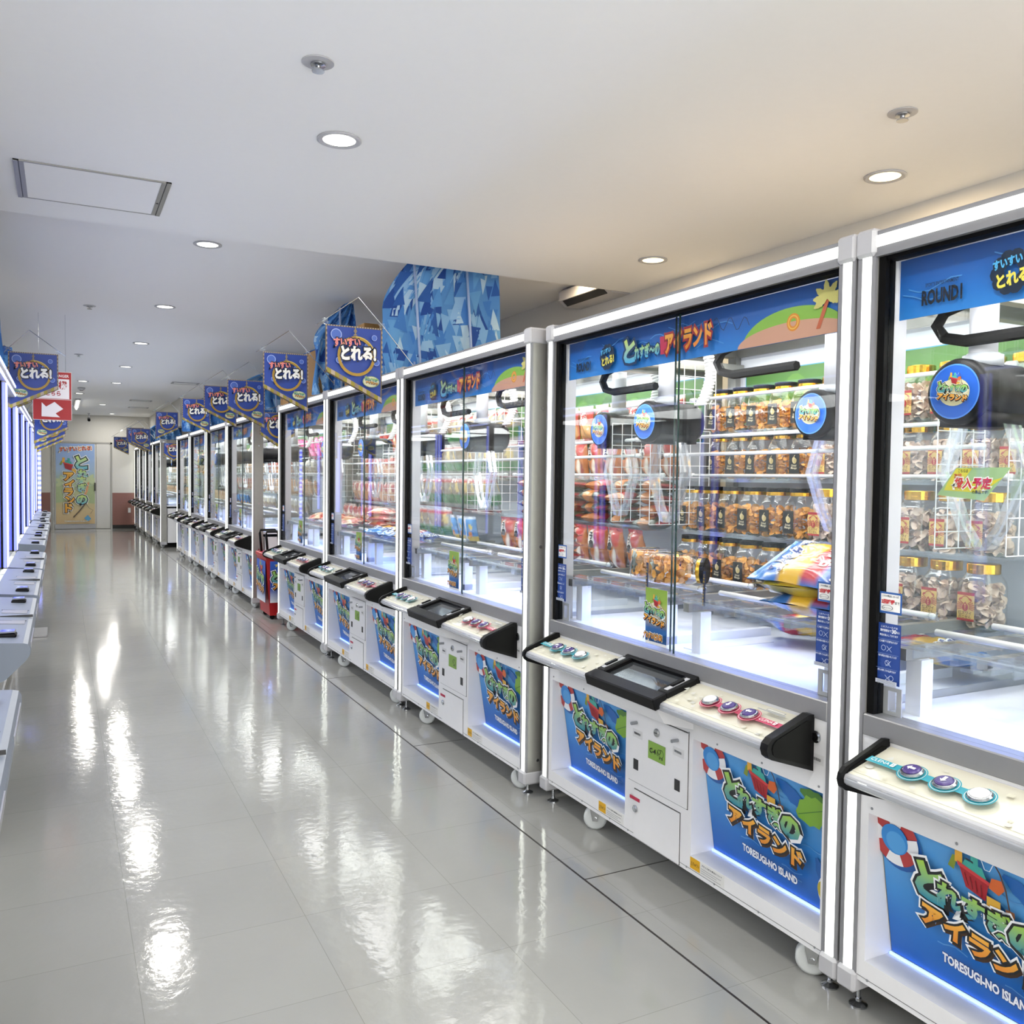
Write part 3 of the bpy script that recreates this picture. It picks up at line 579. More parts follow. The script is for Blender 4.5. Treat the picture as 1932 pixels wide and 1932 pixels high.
    s.ring(.075, .033, .0125, .0145, '17230f', 20); s.ell(.064, .038, .0065, .009, '7fa544'); s.ring(.064, .038, .0065, .0085, '17230f', 16); s.rect(.066, .013, .071, .02, '17230f'); s.rect(.08, .013, .085, .02, '17230f'); s.line([(.058, .04), (.0545, .03), (.057, .023)], .0025, '17230f')
    s2 = Sheet(eps=.0003); s2.merge(s, Matrix()); s2.k = s.k; s2.text('C-4', .028, .023, .022, '10160c', w=.036, h=.018, bold=.03)
    sheet_obj(s2, 'number_tag', face_aisle(-.006, .857, .414), dr)
    global TAG_PLAIN
    TAG_PLAIN = MB().merge(s, face_aisle(-.006, .857, .414)).mesh('number_tag')
    dr = door('lower_door', .68, .941, .100, .274)
    b = MB(); b.lathe([(.013, 0), (.013, .004), (.01, .007), (0, .007)], M_STEEL, 18); b.build('lock', dr, (-.004, .93, .205), rot=(0, -PI/2, 0))
    b = MB(); b.box(-.0058, -.004, .905, .965, .235, .247, M_REDT); b.build('red_tape', dr)
    # posters in the recesses, light strip, caution labels
    for y1, w in ((.618, .548), (1.546, .54)):
        h = .385; tilt = -math.atan2(.06, h)
        p = sheet_obj(poster_art(w, h), 'front_poster', face_aisle(.098, y1, .162, 0) @ Matrix.Rotation(-math.atan2(.062, h), 4, 'X') if False else Matrix.Translation((.098, y1, .162)) @ Matrix.Rotation(-math.atan2(.062, h), 4, 'Y') @ face_aisle(0, 0, 0), root)
        b = MB(); b.box(.088, .094, y1-w, y1, .1555, .1615, M_STRIP); b.build('light_strip', p)
        s = Sheet(eps=.0002); s.board(.17, .042, .0003, 'dcdcda'); s.rect(.002, .002, .052, .04, 'd9a514'); s.text('⚠ちゅうい', .027, .014, .014, '1c1a14', w=.042, bold=.02)
        s.text('プライズ機の景品について', .11, .029, .006, '3a3a3c', w=.1, bold=.02)
        for i in range(3): s.line([(.058, .007+.007*i), (.155-.02*(i % 2), .007+.007*i)], .0016, '8a8a8c')
        sheet_obj(s, 'caution_label', face_aisle(-.0005, y1+.005 if y1 < 1 else 1.18, .1115), root)
    b = MB(); b.lathe([(.017, 0), (.017, .004), (.012, .006), (0, .006)], M_STEEL, 18); b.lathe([(.011, .006), (.011, .008), (0, .008)], M_RUB, 16); b.box(-.002, .002, -.006, .006, .008, .009, M_STEEL); b.build('key_switch', root, (0, .094, .695), rot=(0, -PI/2, 0))
    s = Sheet(eps=.0002); s.board(.05, .028, .0003, 'd8d8d9'); [s.rect(.006+i*.0024, .01, .006+i*.0024+(.0015 if i % 3 else .0007), .018, '3a3c40') for i in range(15)]; sheet_obj(s, 'barcode_sticker', face_aisle(-.0005, .115, .62), root)
    # casters and levelling feet
    for x in (.12, DM-.12):
        for y in (.13, 1.27):
            x = .045 if x < .5 else x; b = MB(); b.box(x-.03, x+.03, y-.03, y+.03, .088, .0955, M_STEEL); T = Matrix.Translation((x, y, 0)) @ Matrix.Rotation(.95 if y > 1 else .75, 4, 'Z'); q = MB()
            for e in (-.024, .021): q.prism([(-.022, .09), (.022, .09), (.01, .036), (-.01, .036)], e, e+.003, M_STEEL, 'x')
            q.cyl((-.028, 0, .046), (.028, 0, .046), .007, M_STEEL, 10); b.merge(q, T)
            c = b.build('caster', root)
            b = MB(); b.lathe([(.012, -.02), (.026, -.016), (.038, -.018), (.046, -.014), (.046, .014), (.038, .018), (.026, .016), (.012, .02)], M_CAST, 24, (0, 0, 0), 'x'); b.build('wheel', c, (x, y, .046), True, (0, 0, .95 if y > 1 else .75))
        for y in (.06, 1.60):
            b = MB(); xx = .04 if x < .5 else x; b.lathe([(.024, 0), (.024, .004), (.008, .012), (.008, .02), (.0055, .02), (.0055, .1)], M_STEEL, 16, (xx, y, 0)); b.build('levelling_foot', root, smooth=False)
    area_light('cabinet_light', root, (.5, .81, 1.955), .8, 1.4, P_MACH, (1, .985, .95))
    area_light('floor_light', root, (.2, .81, .93), .08, 1.4, P_MACH*.16, (.25, .38, 1))
    area_light('back_panel_fill', root, (.16, .81, 1.79), .04, 1.4, P_MACH*.25, (1, 1, 1), (0, -1.15, 0))  # added fill from the front, brightens the back panel; no fixture there
    return root
M_VIOLET = mat('violet_button', '4b3a78', .25); M_REDT = mat('red_tape_film', 'b32b4a', .5)
proto = make_machine()
MACH = [  # front x, near y, label
    (1.849, .006, 'nearest white crane game machine, holding the yellow and green hanging notice'),
    (1.849, 1.644, 'white crane game machine numbered C-4 holding dried mango and crab cracker jars'),
    (1.798, 3.322, 'white crane game machine holding orange rice cracker bags, just beyond the one numbered C-4'),
    (1.798, 4.965, 'white crane game machine holding silver and green bags, under the big blue triangle cloth'),
    (1.798, 6.615, 'white crane game machine beside the red basket cart, on its near side'),
    (1.775, 9.32, 'white crane game machine just beyond the red basket cart, its grey side panel showing'),
    (1.775, 11.0, 'white crane game machine second beyond the red basket cart'),
    (1.775, 12.72, 'white crane game machine third beyond the red basket cart'),
    (1.775, 14.44, 'white crane game machine fourth beyond the red basket cart, last before the far gap'),
    (1.66, 17.62, 'white crane game machine with its plain side showing, fourth from the far wall'),
    (1.66, 19.26, 'white crane game machine, third from the brown wall panel'),
    (1.66, 20.90, 'white crane game machine, second from the brown wall panel'),
    (1.66, 22.54, 'farthest white crane game machine, against the far wall and brown panel')]
CLAWS = {0: ((.32, .30), (.33, 1.49)), 1: ((.60, .60), (.40, 1.30)), 2: ((.62, .22), (.40, 1.30)), 3: ((.50, .86), (.80, 1.22))}
machines = []
for i, (x, y, lab) in enumerate(MACH):
    m = proto if i == 1 else copy_tree(proto)
    m.location = (x, y, 0); tag(m, lab, 'crane game', 'white crane game machines in the right-hand row'); machines.append(m)
    for c, (cx, cyy) in zip(kids(m, 'claw'), CLAWS.get(i, ((.55, .45), (.45, 1.25)))): c.location = (cx, cyy, 1.635)
    if i != 1:
        for dd in kids(m, 'coin_door'):
            for tg in kids(dd, 'number_tag'): tg.data = TAG_PLAIN

# ------------------------------------------------------------------ prizes
ORD = ['first', 'second', 'third', 'fourth', 'fifth', 'sixth', 'seventh', 'eighth', 'ninth', 'tenth', 'eleventh', 'twelfth', 'thirteenth', 'fourteenth']
def jar_body_mesh():
    b = MB(); b.lathe([(.05, .0), (.056, .004), (.0575, .012), (.0575, .135), (.055, .15), (.047, .166), (.043, .171), (.043, .178)], M_JAR, 32, sq=4.5); return b.mesh('jar_body', True)
def lid_mesh(cap):
    b = MB(); b.lathe([(.046, .176), (.0475, .178), (.0475, .189), (.047, .190)], M_GOLD, 28); b.lathe([(.0478, .190), (.0478, .205), (.045, .207), (0, .207)], cap, 28); return b.mesh('lid', False)
def slices(seed, crab):
    rr = random.Random(seed); b = MB(); m = M_CRAB if crab else M_MANGO
    for _ in range(120 if not crab else 150):
        z = rr.uniform(.014, .13 if not crab else .142); e = .048; a = rr.uniform(0, 2*PI); side = rr.random()
        x, y = rr.uniform(-.04, .04), rr.uniform(-.04, .04)
        if side < .75:
            k = rr.randrange(4); x, y = ((-e, y), (e, y), (x, -e), (x, e))[k]
        R = Matrix.Translation((x*.86, y*.86, z)) @ Matrix.Rotation(a, 4, 'Z') @ Matrix.Rotation(rr.uniform(-1.5, 1.5), 4, 'X') @ Matrix.Rotation(rr.uniform(-1, 1), 4, 'Y')
        if crab:
            r = rr.uniform(.013, .019); P = [(r*math.cos(t), r*math.sin(t), .003*math.sin(3*t+a)) for t in [2*PI*i/9 for i in range(9)]]; P.append((0, 0, .004)); F = [[i, (i+1) % 9, 9] for i in range(9)]
        else:
            L, w = rr.uniform(.022, .042), rr.uniform(.008, .013); P = []; F = []; q = rr.uniform(-.012, .012)
            for i in range(5): t = i/4; ww = w*math.sin(PI*(.12+.76*t)); P += [(L*(t-.5), -ww, q*math.sin(PI*t)), (L*(t-.5), ww, q*math.sin(PI*t)+.003)]
            F = [(2*i, 2*i+1, 2*i+3, 2*i+2) for i in range(4)]
        P = [R @ Vector(p) for p in P]; P = [Vector((max(-.053, min(.053, p.x)), max(-.053, min(.053, p.y)), max(.006, min(.15, p.z)))) for p in P]
        b.add(P, F, m)
    for k in range(5):
        a = rr.uniform(0, 6); R2 = Matrix.Translation((rr.uniform(-.02, .02), rr.uniform(-.02, .02), .009+.003*k)) @ Matrix.Rotation(a, 4, 'Z') @ Matrix.Rotation(rr.uniform(-.2, .2), 4, 'X')
        b.add([R2 @ Vector((x*.03, y*.028, .003*math.sin(3*x+5*y+k))) for x in (-1, -.3, .3, 1) for y in (-1, -.3, .3, 1)], [(i*4+j, i*4+j+1, i*4+j+5, i*4+j+4) for i in range(3) for j in range(3)], M_PACK)
    return b.mesh('jar_contents', True)
def jar_label(crab):
    w, h = .056, .088; s = Sheet(eps=.00015)
    if crab:
        s.board(w, h, .0004, 'd9b868'); s.rect(0, 0, w, .007, 'a8282c'); s.rect(0, h-.009, w, h, 'a8282c')
        for i in range(16):
            a = -.5+i*(PI+1)/15; s.line([(w/2+.012*math.cos(a), h*.5+.012*math.sin(a)), (w/2+.03*math.cos(a), h*.5+.022*math.sin(a))], .0022, 'a8282c') if not 1.0 < a < 2.1 else None
        s.ring(w/2, h*.72, .012, .0145, 'b0402e', 14, .2, PI-.2); s.ell(w/2-.017, h*.76, .006, .003, 'b0402e', 10, .8); s.ell(w/2+.017, h*.76, .006, .003, 'b0402e', 10, -.8)
        s.ell(w/2, h*.48, .010, .012, 'a01f26', 18); s.poly([(w/2-.006, h*.58), (w/2+.006, h*.58), (w/2, h*.68)], 'a01f26')
        for i, c in enumerate('訳あり'): s.text(c, w/2, h*.53-i*.0065, .0065, 'e0b06a')
        s.text('紅ズワイ', w/2, h*.22, .012, '6b4a1c', w=.044); s.text('ガニせん', w/2, h*.09, .012, '6b4a1c', w=.042)
    else:
        s.board(w, h, .0004, '15130f'); s.ring(w/2, h/2, .0, .0, '15130f', 4)
        for a in ((.003, .003, w-.003, .0034), (.003, h-.0034, w-.003, h-.003), (.003, .003, .0034, h-.003), (w-.0034, .003, w-.003, h-.003)): s.rect(*a, '6d6248')
        s.ell(w*.5, h*.62, .0105, .014, 'cdbb8a', 18, .35); s.ell(w*.6, h*.59, .008, .011, 'b9a670', 18, -.4); s.line([(w*.48, h*.76), (w*.52, h*.84), (w*.6, h*.86)], .003, 'cdbb8a')
        s.text('Dried', w*.5, h*.33, .012, 'cfc4a4', w=.026); s.text('Mango', w*.5, h*.21, .012, 'cfc4a4', w=.032)
    return MB().merge(s, face_aisle(-.0582, .046, .030)).mesh('label')
JB = jar_body_mesh(); LIDS = (lid_mesh(M_BLACK), lid_mesh(M_GOLD)); CONT = [[slices(i, k) for i in (1, 2, 3)] for k in (False, True)]; LAB = (jar_label(False), jar_label(True))
def jar(loc, crab, k, label, group, rot=(0, 0, 0)):
    t = thing('snack_jar', label, 'snack jar', loc, 0, group); t.rotation_euler = rot
    link('jar_body', JB, t); link('lid', LIDS[1 if crab else 0], t); link('jar_contents', CONT[1 if crab else 0][k % 3], t); link('label', LAB[1 if crab else 0], t)
    return t
ROWS = (('top', 1.61, 2.742, 3.187, .1315), ('second', 1.40, 2.722, 3.162, .130), ('third', 1.165, 2.58, 3.18, .131), ('bottom', .945, 2.54, 3.145, .1283))
for rn, z, x, y0, pt in ROWS:
    nm = 0; nc = 0
    for k in range(12):
        y = y0-pt*k; crab = k > (4 if rn in ('top', 'second') else 5)
        if crab: nc += 1
        else: nm += 1
        lab = f'clear jar of pale crab crackers, {ORD[nc-1]} past the mango in {rn} shelf row' if crab else f'black-labelled clear jar of dried mango, {ORD[nm-1]} from the far end of the {rn} shelf row'
        jar((x, y, z), crab, k, lab, 'crab cracker jars on the stepped shelf' if crab else 'dried mango jars on the stepped shelf', (0, 0, random.uniform(-.04, .04)))
# two jars knocked over on the bridge
jar((1.99, 2.69, 1.066), False, 0, 'dried mango jar lying on its side over the bridge, black lid towards the shelf', 'toppled mango jars', (0, PI/2, -.98))
jar((2.03, 2.90, 1.066), False, 1, 'dried mango jar lying on its side, base outward, nearer the poster on the glass', 'toppled mango jars', (0, PI/2, -.55))

def bag_mesh(name, w, h, T, col, seed=1, texts=(), nu=12, nv=16, eps=.0006):
    """pillow bag with crimped ends: local u across (to -y), v up, bulging to -x"""
    rr = random.Random(seed); b = MB(); ph = [rr.uniform(0, 6) for _ in range(6)]
    def zz(u, v, sgn):
        a, c = abs(2*u/w), abs(2*v/h); k = max(0, 1-a**3)**.5*max(0, 1-(c/.86)**2.6)**.5 if c < .86 else 0
        wr = .006*math.sin(38*u+ph[0]+20*v)*math.sin(30*v+ph[1])+.005*math.sin(70*(u+v*.6)+ph[2])+(.006*math.sin(90*u+ph[3])*max(0, c-.6))
        return sgn*(T/2*k+wr*(.25+.75*k))
    for sgn in (1, -1):
        V = []
        for j in range(nv+1):
            for i in range(nu+1):
                u, v = (i/nu-.5)*w, (j/nv-.5)*h; sq = 1-.10*max(0, 1-abs(2*v/h))**.7; u *= sq; V.append((u, v, zz(u/sq, v, sgn)))
        F = [(j*(nu+1)+i, j*(nu+1)+i+1, (j+1)*(nu+1)+i+1, (j+1)*(nu+1)+i) for j in range(nv) for i in range(nu)]
        b.add(V, F if sgn > 0 else [f[::-1] for f in F], M_BAG, lambda p: col(p[0]/w+.5, p[1]/h+.5, sgn))
    for t in texts:
        s = Sheet(M_BAG, .0004); s.text(t[0], (t[1]-.5)*w, (t[2]-.5)*h, t[3], t[4], w=t[5]*w, bold=.04, outs=((.1, t[6]),) if len(t) > 6 else ())
        s.v = [(u, v, zz(u, v, 1)+.0015+z) for u, v, z in s.v]; b.merge(s, Matrix())
    return MB().merge(b, face_aisle(0, 0, 0)).mesh(name, True)
def spots(base, *items):
    """items: (u0, u1, v0, v1, colour) boxes or (u, v, r, colour) discs, later over earlier"""
    def f(u, v, sgn):
        c = base
        for it in items:
            if len(it) == 5:
                if it[0] <= u <= it[1] and it[2] <= v <= it[3]: c = it[4]
            elif (u-it[0])**2+(v-it[1])**2 < it[2]**2: c = it[3]
        return c
    return f
BAGS = {
 'rice': bag_mesh('snack_bag', .155, .215, .06, spots('b56a2e', (0, 1, .93, 1, 'a8323a'), (.5, .85, .6, .93, 'b53a30'), (.32, .72, .17, 'e8e2d8'), (.0, .3, 0, .45, '3b3a2c'), (.65, .24, .17, '8e3a2c'), (.5, .6, .06, .5, 'e2d8c8'), (0, 1, 0, .06, '8a3030')), 1, (('子', .32, .70, .04, '1d1a18', .22), ('亀', .32, .5, .04, '1d1a18', .2))),
 'riceb': bag_mesh('snack_bag', .155, .215, .06, spots('35402f', (0, 1, .3, .66, 'bf7a3c'), (0, 1, .88, 1, 'b5333c'), (.5, .5, .14, 'd9a05a'), (0, .3, .66, .8, '57603c'), (0, 1, 0, .07, '9a3a3c')), 2),
 'redtop': bag_mesh('snack_bag', .15, .2, .05, spots('b8452f', (.1, .9, .1, .45, 'cf9a62'), (.5, .65, .2, 'e9c9a0'), (0, 1, .88, 1, 'e8d8c8')), 3, (('揚', .5, .55, .05, 'b01c20', .35, 'f2e9dc'),)),
 'silver': bag_mesh('snack_bag', .21, .27, .08, spots('a5a6a2', (0, 1, .0, .12, 'd8d6d0'), (0, 1, .12, .16, 'b0302c'), (0, 1, .3, .5, '3f7a40'), (.2, .8, .55, .85, '8b7c66'), (0, 1, .85, .9, 'b0302c'), (0, 1, .9, 1, 'd8d6d0'), (.7, .7, .13, 'd9c07a')), 4),
 'blue': bag_mesh('snack_bag', .11, .17, .035, spots('3f8fd0', (0, .25, 0, 1, 'e4e6ea'), (.25, 1, 0, .2, 'e2c25a'), (.6, .6, .14, 'e8d04a'), (.5, .3, .12, 'dc8a3a'), (0, 1, .9, 1, 'eceef0')), 5),
 'red': bag_mesh('snack_bag', .17, .21, .055, spots('b54a3c', (.1, .9, .2, .6, 'cd9468'), (.5, .75, .15, 'e9d0b0'), (.3, .35, .12, '9a2028'), (0, 1, .88, 1, 'd8b8a8')), 6),
 'pale': bag_mesh('snack_bag', .15, .2, .05, spots('b9b4a8', (.1, .9, .2, .6, '9a8a74'), (.5, .7, .15, 'd8cfae'), (0, 1, .85, 1, 'd9d9d6')), 7),
 'chips': bag_mesh('snack_bag', .26, .30, .07, spots('2f6fc0', (0, 1, .32, .62, 'e0b032'), (.05, .95, .62, .80, 'b8242c'), (0, 1, .86, 1, '2a4f9c'), (.35, .42, .12, 'e8c95a'), (.72, .44, .13, 'dcb84a'), (0, 1, 0, .16, '3f86cc')), 8, (('ビッグサイズ', .5, .2, .05, '2a3f88', .8, 'eceef4'), ('いも', .5, .66, .05, 'f4efe6', .35), ('POTATO CHIPS', .5, .88, .02, 'eef2f8', .7))),
 'chipsy': bag_mesh('snack_bag', .26, .30, .07, spots('b5a02a', (0, 1, .3, .62, 'c9b23a'), (0, 1, .86, 1, 'b8a43a'), (.6, .45, .16, 'e0cf6a'), (0, 1, 0, .1, '8f8426')), 9, (('ビッグサイズ', .5, .2, .05, '2a3f88', .8, 'e8dfe4'),)),
 'pink': bag_mesh('snack_bag', .15, .26, .06, spots('d85a94', (.2, .8, .2, .5, 'e9a0c0'), (.5, .7, .16, '7a2a4a')), 10),
 'tan': bag_mesh('snack_bag', .15, .2, .05, spots('c79a72', (.1, .9, .2, .6, 'd9b48c'), (.5, .75, .15, 'e6d2b4')), 11)}
def bag(kind, loc, rot, label, group):
    return tag(link('snack_bag', BAGS[kind], None, loc, rot), label, 'snack bag', group)
UP = lambda lean=.0, tw=0: (0, lean, tw)
rr = random.Random(21)
# third machine's wall (bags of rice crackers)
for i in range(9): bag('redtop', (2.70, 4.80-.165*i, 1.715), UP(-.1, rr.uniform(-.15, .15)), f'red-topped cracker bag, {ORD[i]} from far end of top row beyond mango jars', 'red bags on the top row')
for i in range(9): bag('rice', (2.66, 4.80-.165*i, 1.505), UP(-.1, rr.uniform(-.15, .15)), f'orange rice cracker bag hanging below the red-topped row, {ORD[i]} from far end', 'hanging rice cracker bags')
for i in range(6):
    for k in range(4):
        bag('riceb' if (i+k) % 3 else 'rice', (2.58+rr.uniform(-.02, .02), 4.70-.245*i, 1.19+.058*k), (rr.uniform(-.1, .1)+PI/2, PI/2+rr.uniform(-.1, .1), 0), f'dark cracker bag lying in {ORD[i]} heap from far end, {["lowest", "second up", "third up", "topmost"][k]}', 'rice cracker bags lying in heaps')
for i in range(9): bag('rice', (2.42, 4.72-.165*i, 1.055), UP(-.12, rr.uniform(-.2, .2)), f'rice cracker bag with white oval standing in the front row, {ORD[i]} from its far end', 'standing rice cracker bags')
for i in range(4): bag('riceb', (2.14+.01*i, 3.66+.02*i, 1.03+.045*i), (PI/2, PI/2, .4+.2*i), f'dark rice cracker bag in the flat pile over the bridge, {["lowest", "second up", "third up", "topmost"][i]}', 'rice cracker bags piled on the bridge')
# fourth machine's wall (silver bags)
for r, (z, x, n, rn) in enumerate(((1.73, 2.64, 11, 'top'), (1.51, 2.60, 11, 'second'), (1.28, 2.50, 11, 'third'), (1.06, 2.40, 10, 'bottom'))):
    for i in range(n):
        k = 'blue' if (r == 3 and i > 6) else 'silver'
        bag(k, (x, 6.46-.135*i, z), UP(-.26, rr.uniform(-.3, .5)), f'{"blue and yellow" if k == "blue" else "silver and green"} snack bag, {ORD[i]} from far end, {rn} row under triangle cloth', 'bags in the machine under the triangle cloth')
for i in range(4): bag('red', (2.05, 6.0+.01*i, 1.015+.04*i), (PI/2, PI/2, .3*i), f'dark red bag in the flat pile under the triangle cloth, {["lowest", "second up", "third up", "topmost"][i]}', 'red bags piled flat')
for i in range(3): bag('chips', (2.0, 5.25+.25*i, 1.02), (PI/2, PI/2, .3+i), f'pale blue bag lying on bridge under triangle cloth, {ORD[i]} from near end', 'bags lying on the bridge')
# fifth machine and beyond
for r, (z, x, rn) in enumerate(((1.70, 2.66, 'top'), (1.48, 2.62, 'second'), (1.25, 2.52, 'third'), (1.04, 2.42, 'bottom'))):
    for i in range(10): bag('red', (x, 8.12-.145*i, z), UP(-.2, rr.uniform(-.3, .3)), f'small red snack bag, {ORD[i]} from far end, {rn} row beside red cart', 'red bags beside the red cart')
for i in range(8): bag('red', (2.05+.08*(i % 3), 6.9+.15*i, 1.015+.01*(i % 2)), (PI/2, PI/2, i), f'red snack bag lying flat on the bridge beside the cart, {ORD[i]} from the near end', 'red bags lying beside the cart')
for mi, kinds in ((5, ('pink', 'pale', 'tan', 'pale')), (6, ('tan', 'red', 'tan', 'pale')), (7, ('tan', 'tan', 'red', 'blue')), (8, ('pale', 'silver', 'pale', 'tan')), (9, ('tan', 'tan', 'pale', 'tan')), (10, ('tan', 'pale', 'tan', 'tan')), (11, ('tan', 'red', 'pale', 'tan')), (12, ('pale', 'tan', 'tan', 'pale'))):
    x0, y0, ml = MACH[mi]; where = ml.split(',')[0].replace('white crane game machine ', 'machine ').replace('farthest white crane game machine', 'farthest machine')
    where = {5: 'just beyond the cart', 6: 'second beyond the cart', 7: 'third beyond the cart', 8: 'fourth beyond the cart', 9: 'fourth from the far wall', 10: 'third from the far wall', 11: 'second from the far wall', 12: 'against the far wall'}[mi]
    for r, (z, x, rn) in enumerate(((1.71, .86, 'top'), (1.49, .82, 'second'), (1.26, .72, 'third'), (1.04, .62, 'bottom'))):
        for i in range(6): bag(kinds[r], (x0+x, y0+1.42-.24*i, z), UP(-.2, rr.uniform(-.3, .3)), f'{dict(pink="pink", pale="pale grey", tan="tan", red="red", blue="blue", silver="silver")[kinds[r]]} bag, {ORD[i]} from far end, {rn} row, machine {where}', 'bags in the machines past the cart')
# potato chip bags on the numbered machine's bridge, packs under the bridges
bag('chips', (2.02, 1.93, 1.145), (PI/2+.1, 1.15, .25), 'blue and yellow potato chip bag tilted on top of the chip bag pile', 'potato chip bags on the bridge')
bag('chipsy', (2.04, 1.92, 1.085), (PI/2, PI/2, .2), 'olive yellow chip bag in the middle of the chip bag pile', 'potato chip bags on the bridge')
bag('chips', (2.05, 1.90, 1.032), (PI/2, PI/2, .1), 'blue chip bag at the bottom of the chip bag pile', 'potato chip bags on the bridge')
for i in range(3): bag('chips', (2.42, 1.78+.27*i, .876), (PI/2, PI/2-.25, .3*i+PI), f'blue bag standing under the bridge behind its legs, {ORD[i]} from the near end', 'bags under the bridge')
for i in range(3): bag('pale', (2.15+.03*i, 1.18-.12*i, 1.02+.03*i), (PI/2, PI/2, .5*i), f'clear and pale snack bag at the right edge, {ORD[i]} one up the pile', 'bags in the nearest machine')
for x, y, lab in ((1.965, 2.335, 'navy stick sign with yellow lettering in front of the toppled jars, nearer the chip bags'), (1.965, 2.66, 'navy stick sign with yellow lettering behind the poster on the glass')):
    s = Sheet(); s.board(.012, .115, .002, '1c2c54'); [s.text(c, .006, .098-.011*i, .009, 'd9b43a', bold=.02) for i, c in enumerate('この先にはいりません')]
    tag(sheet_obj(s, 'stick_sign', face_aisle(0, 0, 0), None, (x-.03, y, .975)), lab, 'sign', 'navy stick signs on the bridge')
# hanging notice in the nearest machine
t = thing('hanging_notice', 'yellow and green slanted notice hung by a clip in the nearest machine', 'notice', (2.10, 1.575, 1.355))
s = Sheet(); P = [(0, .012), (.055, .085), (.205, .085), (.135, 0)]; n = 4
s.add([(u, v, 0) for u, v in P]+[(u, v, -.001) for u, v in P], [[0, 3, 2, 1][::-1], [4, 5, 6, 7][::-1]]+[[i, i+4, (i+1) % 4+4, (i+1) % 4] for i in range(4)], M_PRINT, '9fc08a')
s.poly([(.03, .045), (.055, .083), (.1, .083), (.075, .05), (.15, .05), (.185, .06), (.13, .02), (.02, .025)], 'd9cf3a')
s.text('こちらは', .075, .072, .01, '2a3a20', w=.028); s.text('次回', .06, .056, .014, 'c2252c', w=.022, bold=.03); s.text('投入予定', .10, .030, .03, 'c8252c', w=.105, bold=.04, outs=((.1, 'f2f0e4'),), shear=.2); s.text('の景品です!', .125, .017, .01, '2a3a20', w=.045)
sheet_obj(s, 'notice_card', face_aisle(0, 0, 0), t)
b = MB(); b.box(-.004, .006, -.14, -.09, .082, .096, M_ACRYL); b.tube([(0, -.115, .096), (0, -.1, .13), (0, -.095, .16)], .003, M_ACRYL, 6); b.build('clip', t)

# ------------------------------------------------------------------ left row machines
def make_left():
    root = link('prize_machine', None); Wl = 1.32
    b = MB(); b.box(-.95, -.02, 0, Wl, .06, .76, M_WHITE); b.box(-.93, -.05, .02, Wl-.02, 0, .06, M_DARK); b.box(-.02, -.016, .08, Wl-.08, .12, .5, M_STEEL); b.build('cabinet_base', root)
    b = MB(); b.prism([(0, .80), (.175, .787), (.19, .783), (.197, .77), (.197, .745), (.185, .725), (.12, .66), (0, .60)], .02, Wl-.02, M_LGREY); b.box(.0, .19, Wl/2-.0015, Wl/2+.0015, .787, .7975, M_DARK); b.box(.191, .199, .12, .46, .752, .772, M_ALU2); b.box(.191, .199, Wl-.46, Wl-.12, .752, .772, M_ALU2)
    dk = b.build('control_deck', root)
    for y in (.46, .76): b = MB(); b.prism([(.07, .7955), (.165, .7885), (.165, .7895), (.07, .7965)], y, y+.09, M_ALU2); b.prism([(.066, .796), (.169, .788), (.169, .789), (.066, .797)], y+.085, y+.095, M_DARK); b.build('ticket_slot', dk)
    for y in (.14, 1.1):
        b = MB(); b.bbox(.09, .15, y, y+.07, .788, .803, M_BLACK, .005); b.bbox(.093, .147, y+.004, y+.066, .803, .812, M_STEEL, .004); b.build('push_button', dk)
    for y in (0, Wl-.05):
        b = MB(); b.box(-.06, 0, y, y+.05, .80, 1.95, M_ALU); p = b.build('corner_post', root)
        b = MB(); b.box(.0, .006, y+.004, y+.02, .81, 1.94, M_PALE); b.box(.0, .006, y+.026, y+.046, .81, 1.94, M_BLUE); b.build('light_tube', p)
        b = MB(); b.box(-.05, -.02, y+.05 if not y else y-.02, y+.07 if not y else y, .80, 1.95, M_RUB); b.box(-.018, -.004, y+.05 if not y else y-.006, y+.056 if not y else y, .81, 1.94, M_BLUE); b.build('gasket', root)
    b = MB(); b.box(-.95, 0, 0, Wl, 1.95, 2.04, M_PLAST); t = b.build('header', root)
    b = MB(); b.box(0, .006, .03, Wl-.03, 1.955, 1.972, M_PALE); b.box(0, .006, .03, Wl-.03, 2.02, 2.034, M_PALE); b.build('light_tube', t)
    b = MB(); b.box(-.03, -.025, .05, Wl-.05, .80, 1.95, M_GLASS); b.build('front_glass', root)
    for y in (.02, Wl-.025): b = MB(); b.box(-.9, -.06, y, y+.005, .80, 1.95, M_GLASS); b.build('side_glass', root)
    b = MB(); b.box(-.95, -.92, 0, Wl, .76, 1.95, M_INNER); b.build('back_panel', root)
    b = MB(); b.box(-.92, -.06, .03, Wl-.03, .78, .80, M_INNER); b.box(-.6, -.3, .2, Wl-.2, .80, .98, M_ACRYL); b.build('prize_floor', root)
    area_light('cabinet_light', root, (-.45, Wl/2, 1.93), .7, 1.1, P_LEFT, (1, 1, 1))
    return root
lp = make_left()
LEFT = [(1.5, -.30, 'pale grey control deck machine nearest the camera at the lower left corner'), (3.53, -.30, 'grey decked prize machine second from the camera, black floor mat at its foot'),
        (4.92, -.30, 'grey decked prize machine third from the camera, between its two close neighbours'), (6.27, -.30, 'grey decked prize machine under the nearest left-hand pennant'),
        (8.3, -.32, 'blue lit prize machine first after the short gap, behind the red sign'), (9.65, -.32, 'blue lit prize machine second after the short gap'), (11.0, -.32, 'blue lit prize machine third after the short gap'),
        (12.6, -.34, 'blue lit prize machine second from the far end of the row'), (13.95, -.34, 'blue lit prize machine at the far end of the row near the door poster')]
for i, (y, x, lab) in enumerate(LEFT):
    m = lp if i == 0 else copy_tree(lp); m.location = (x, y, 0); tag(m, lab, 'prize machine', 'grey decked prize machines in the left-hand row')
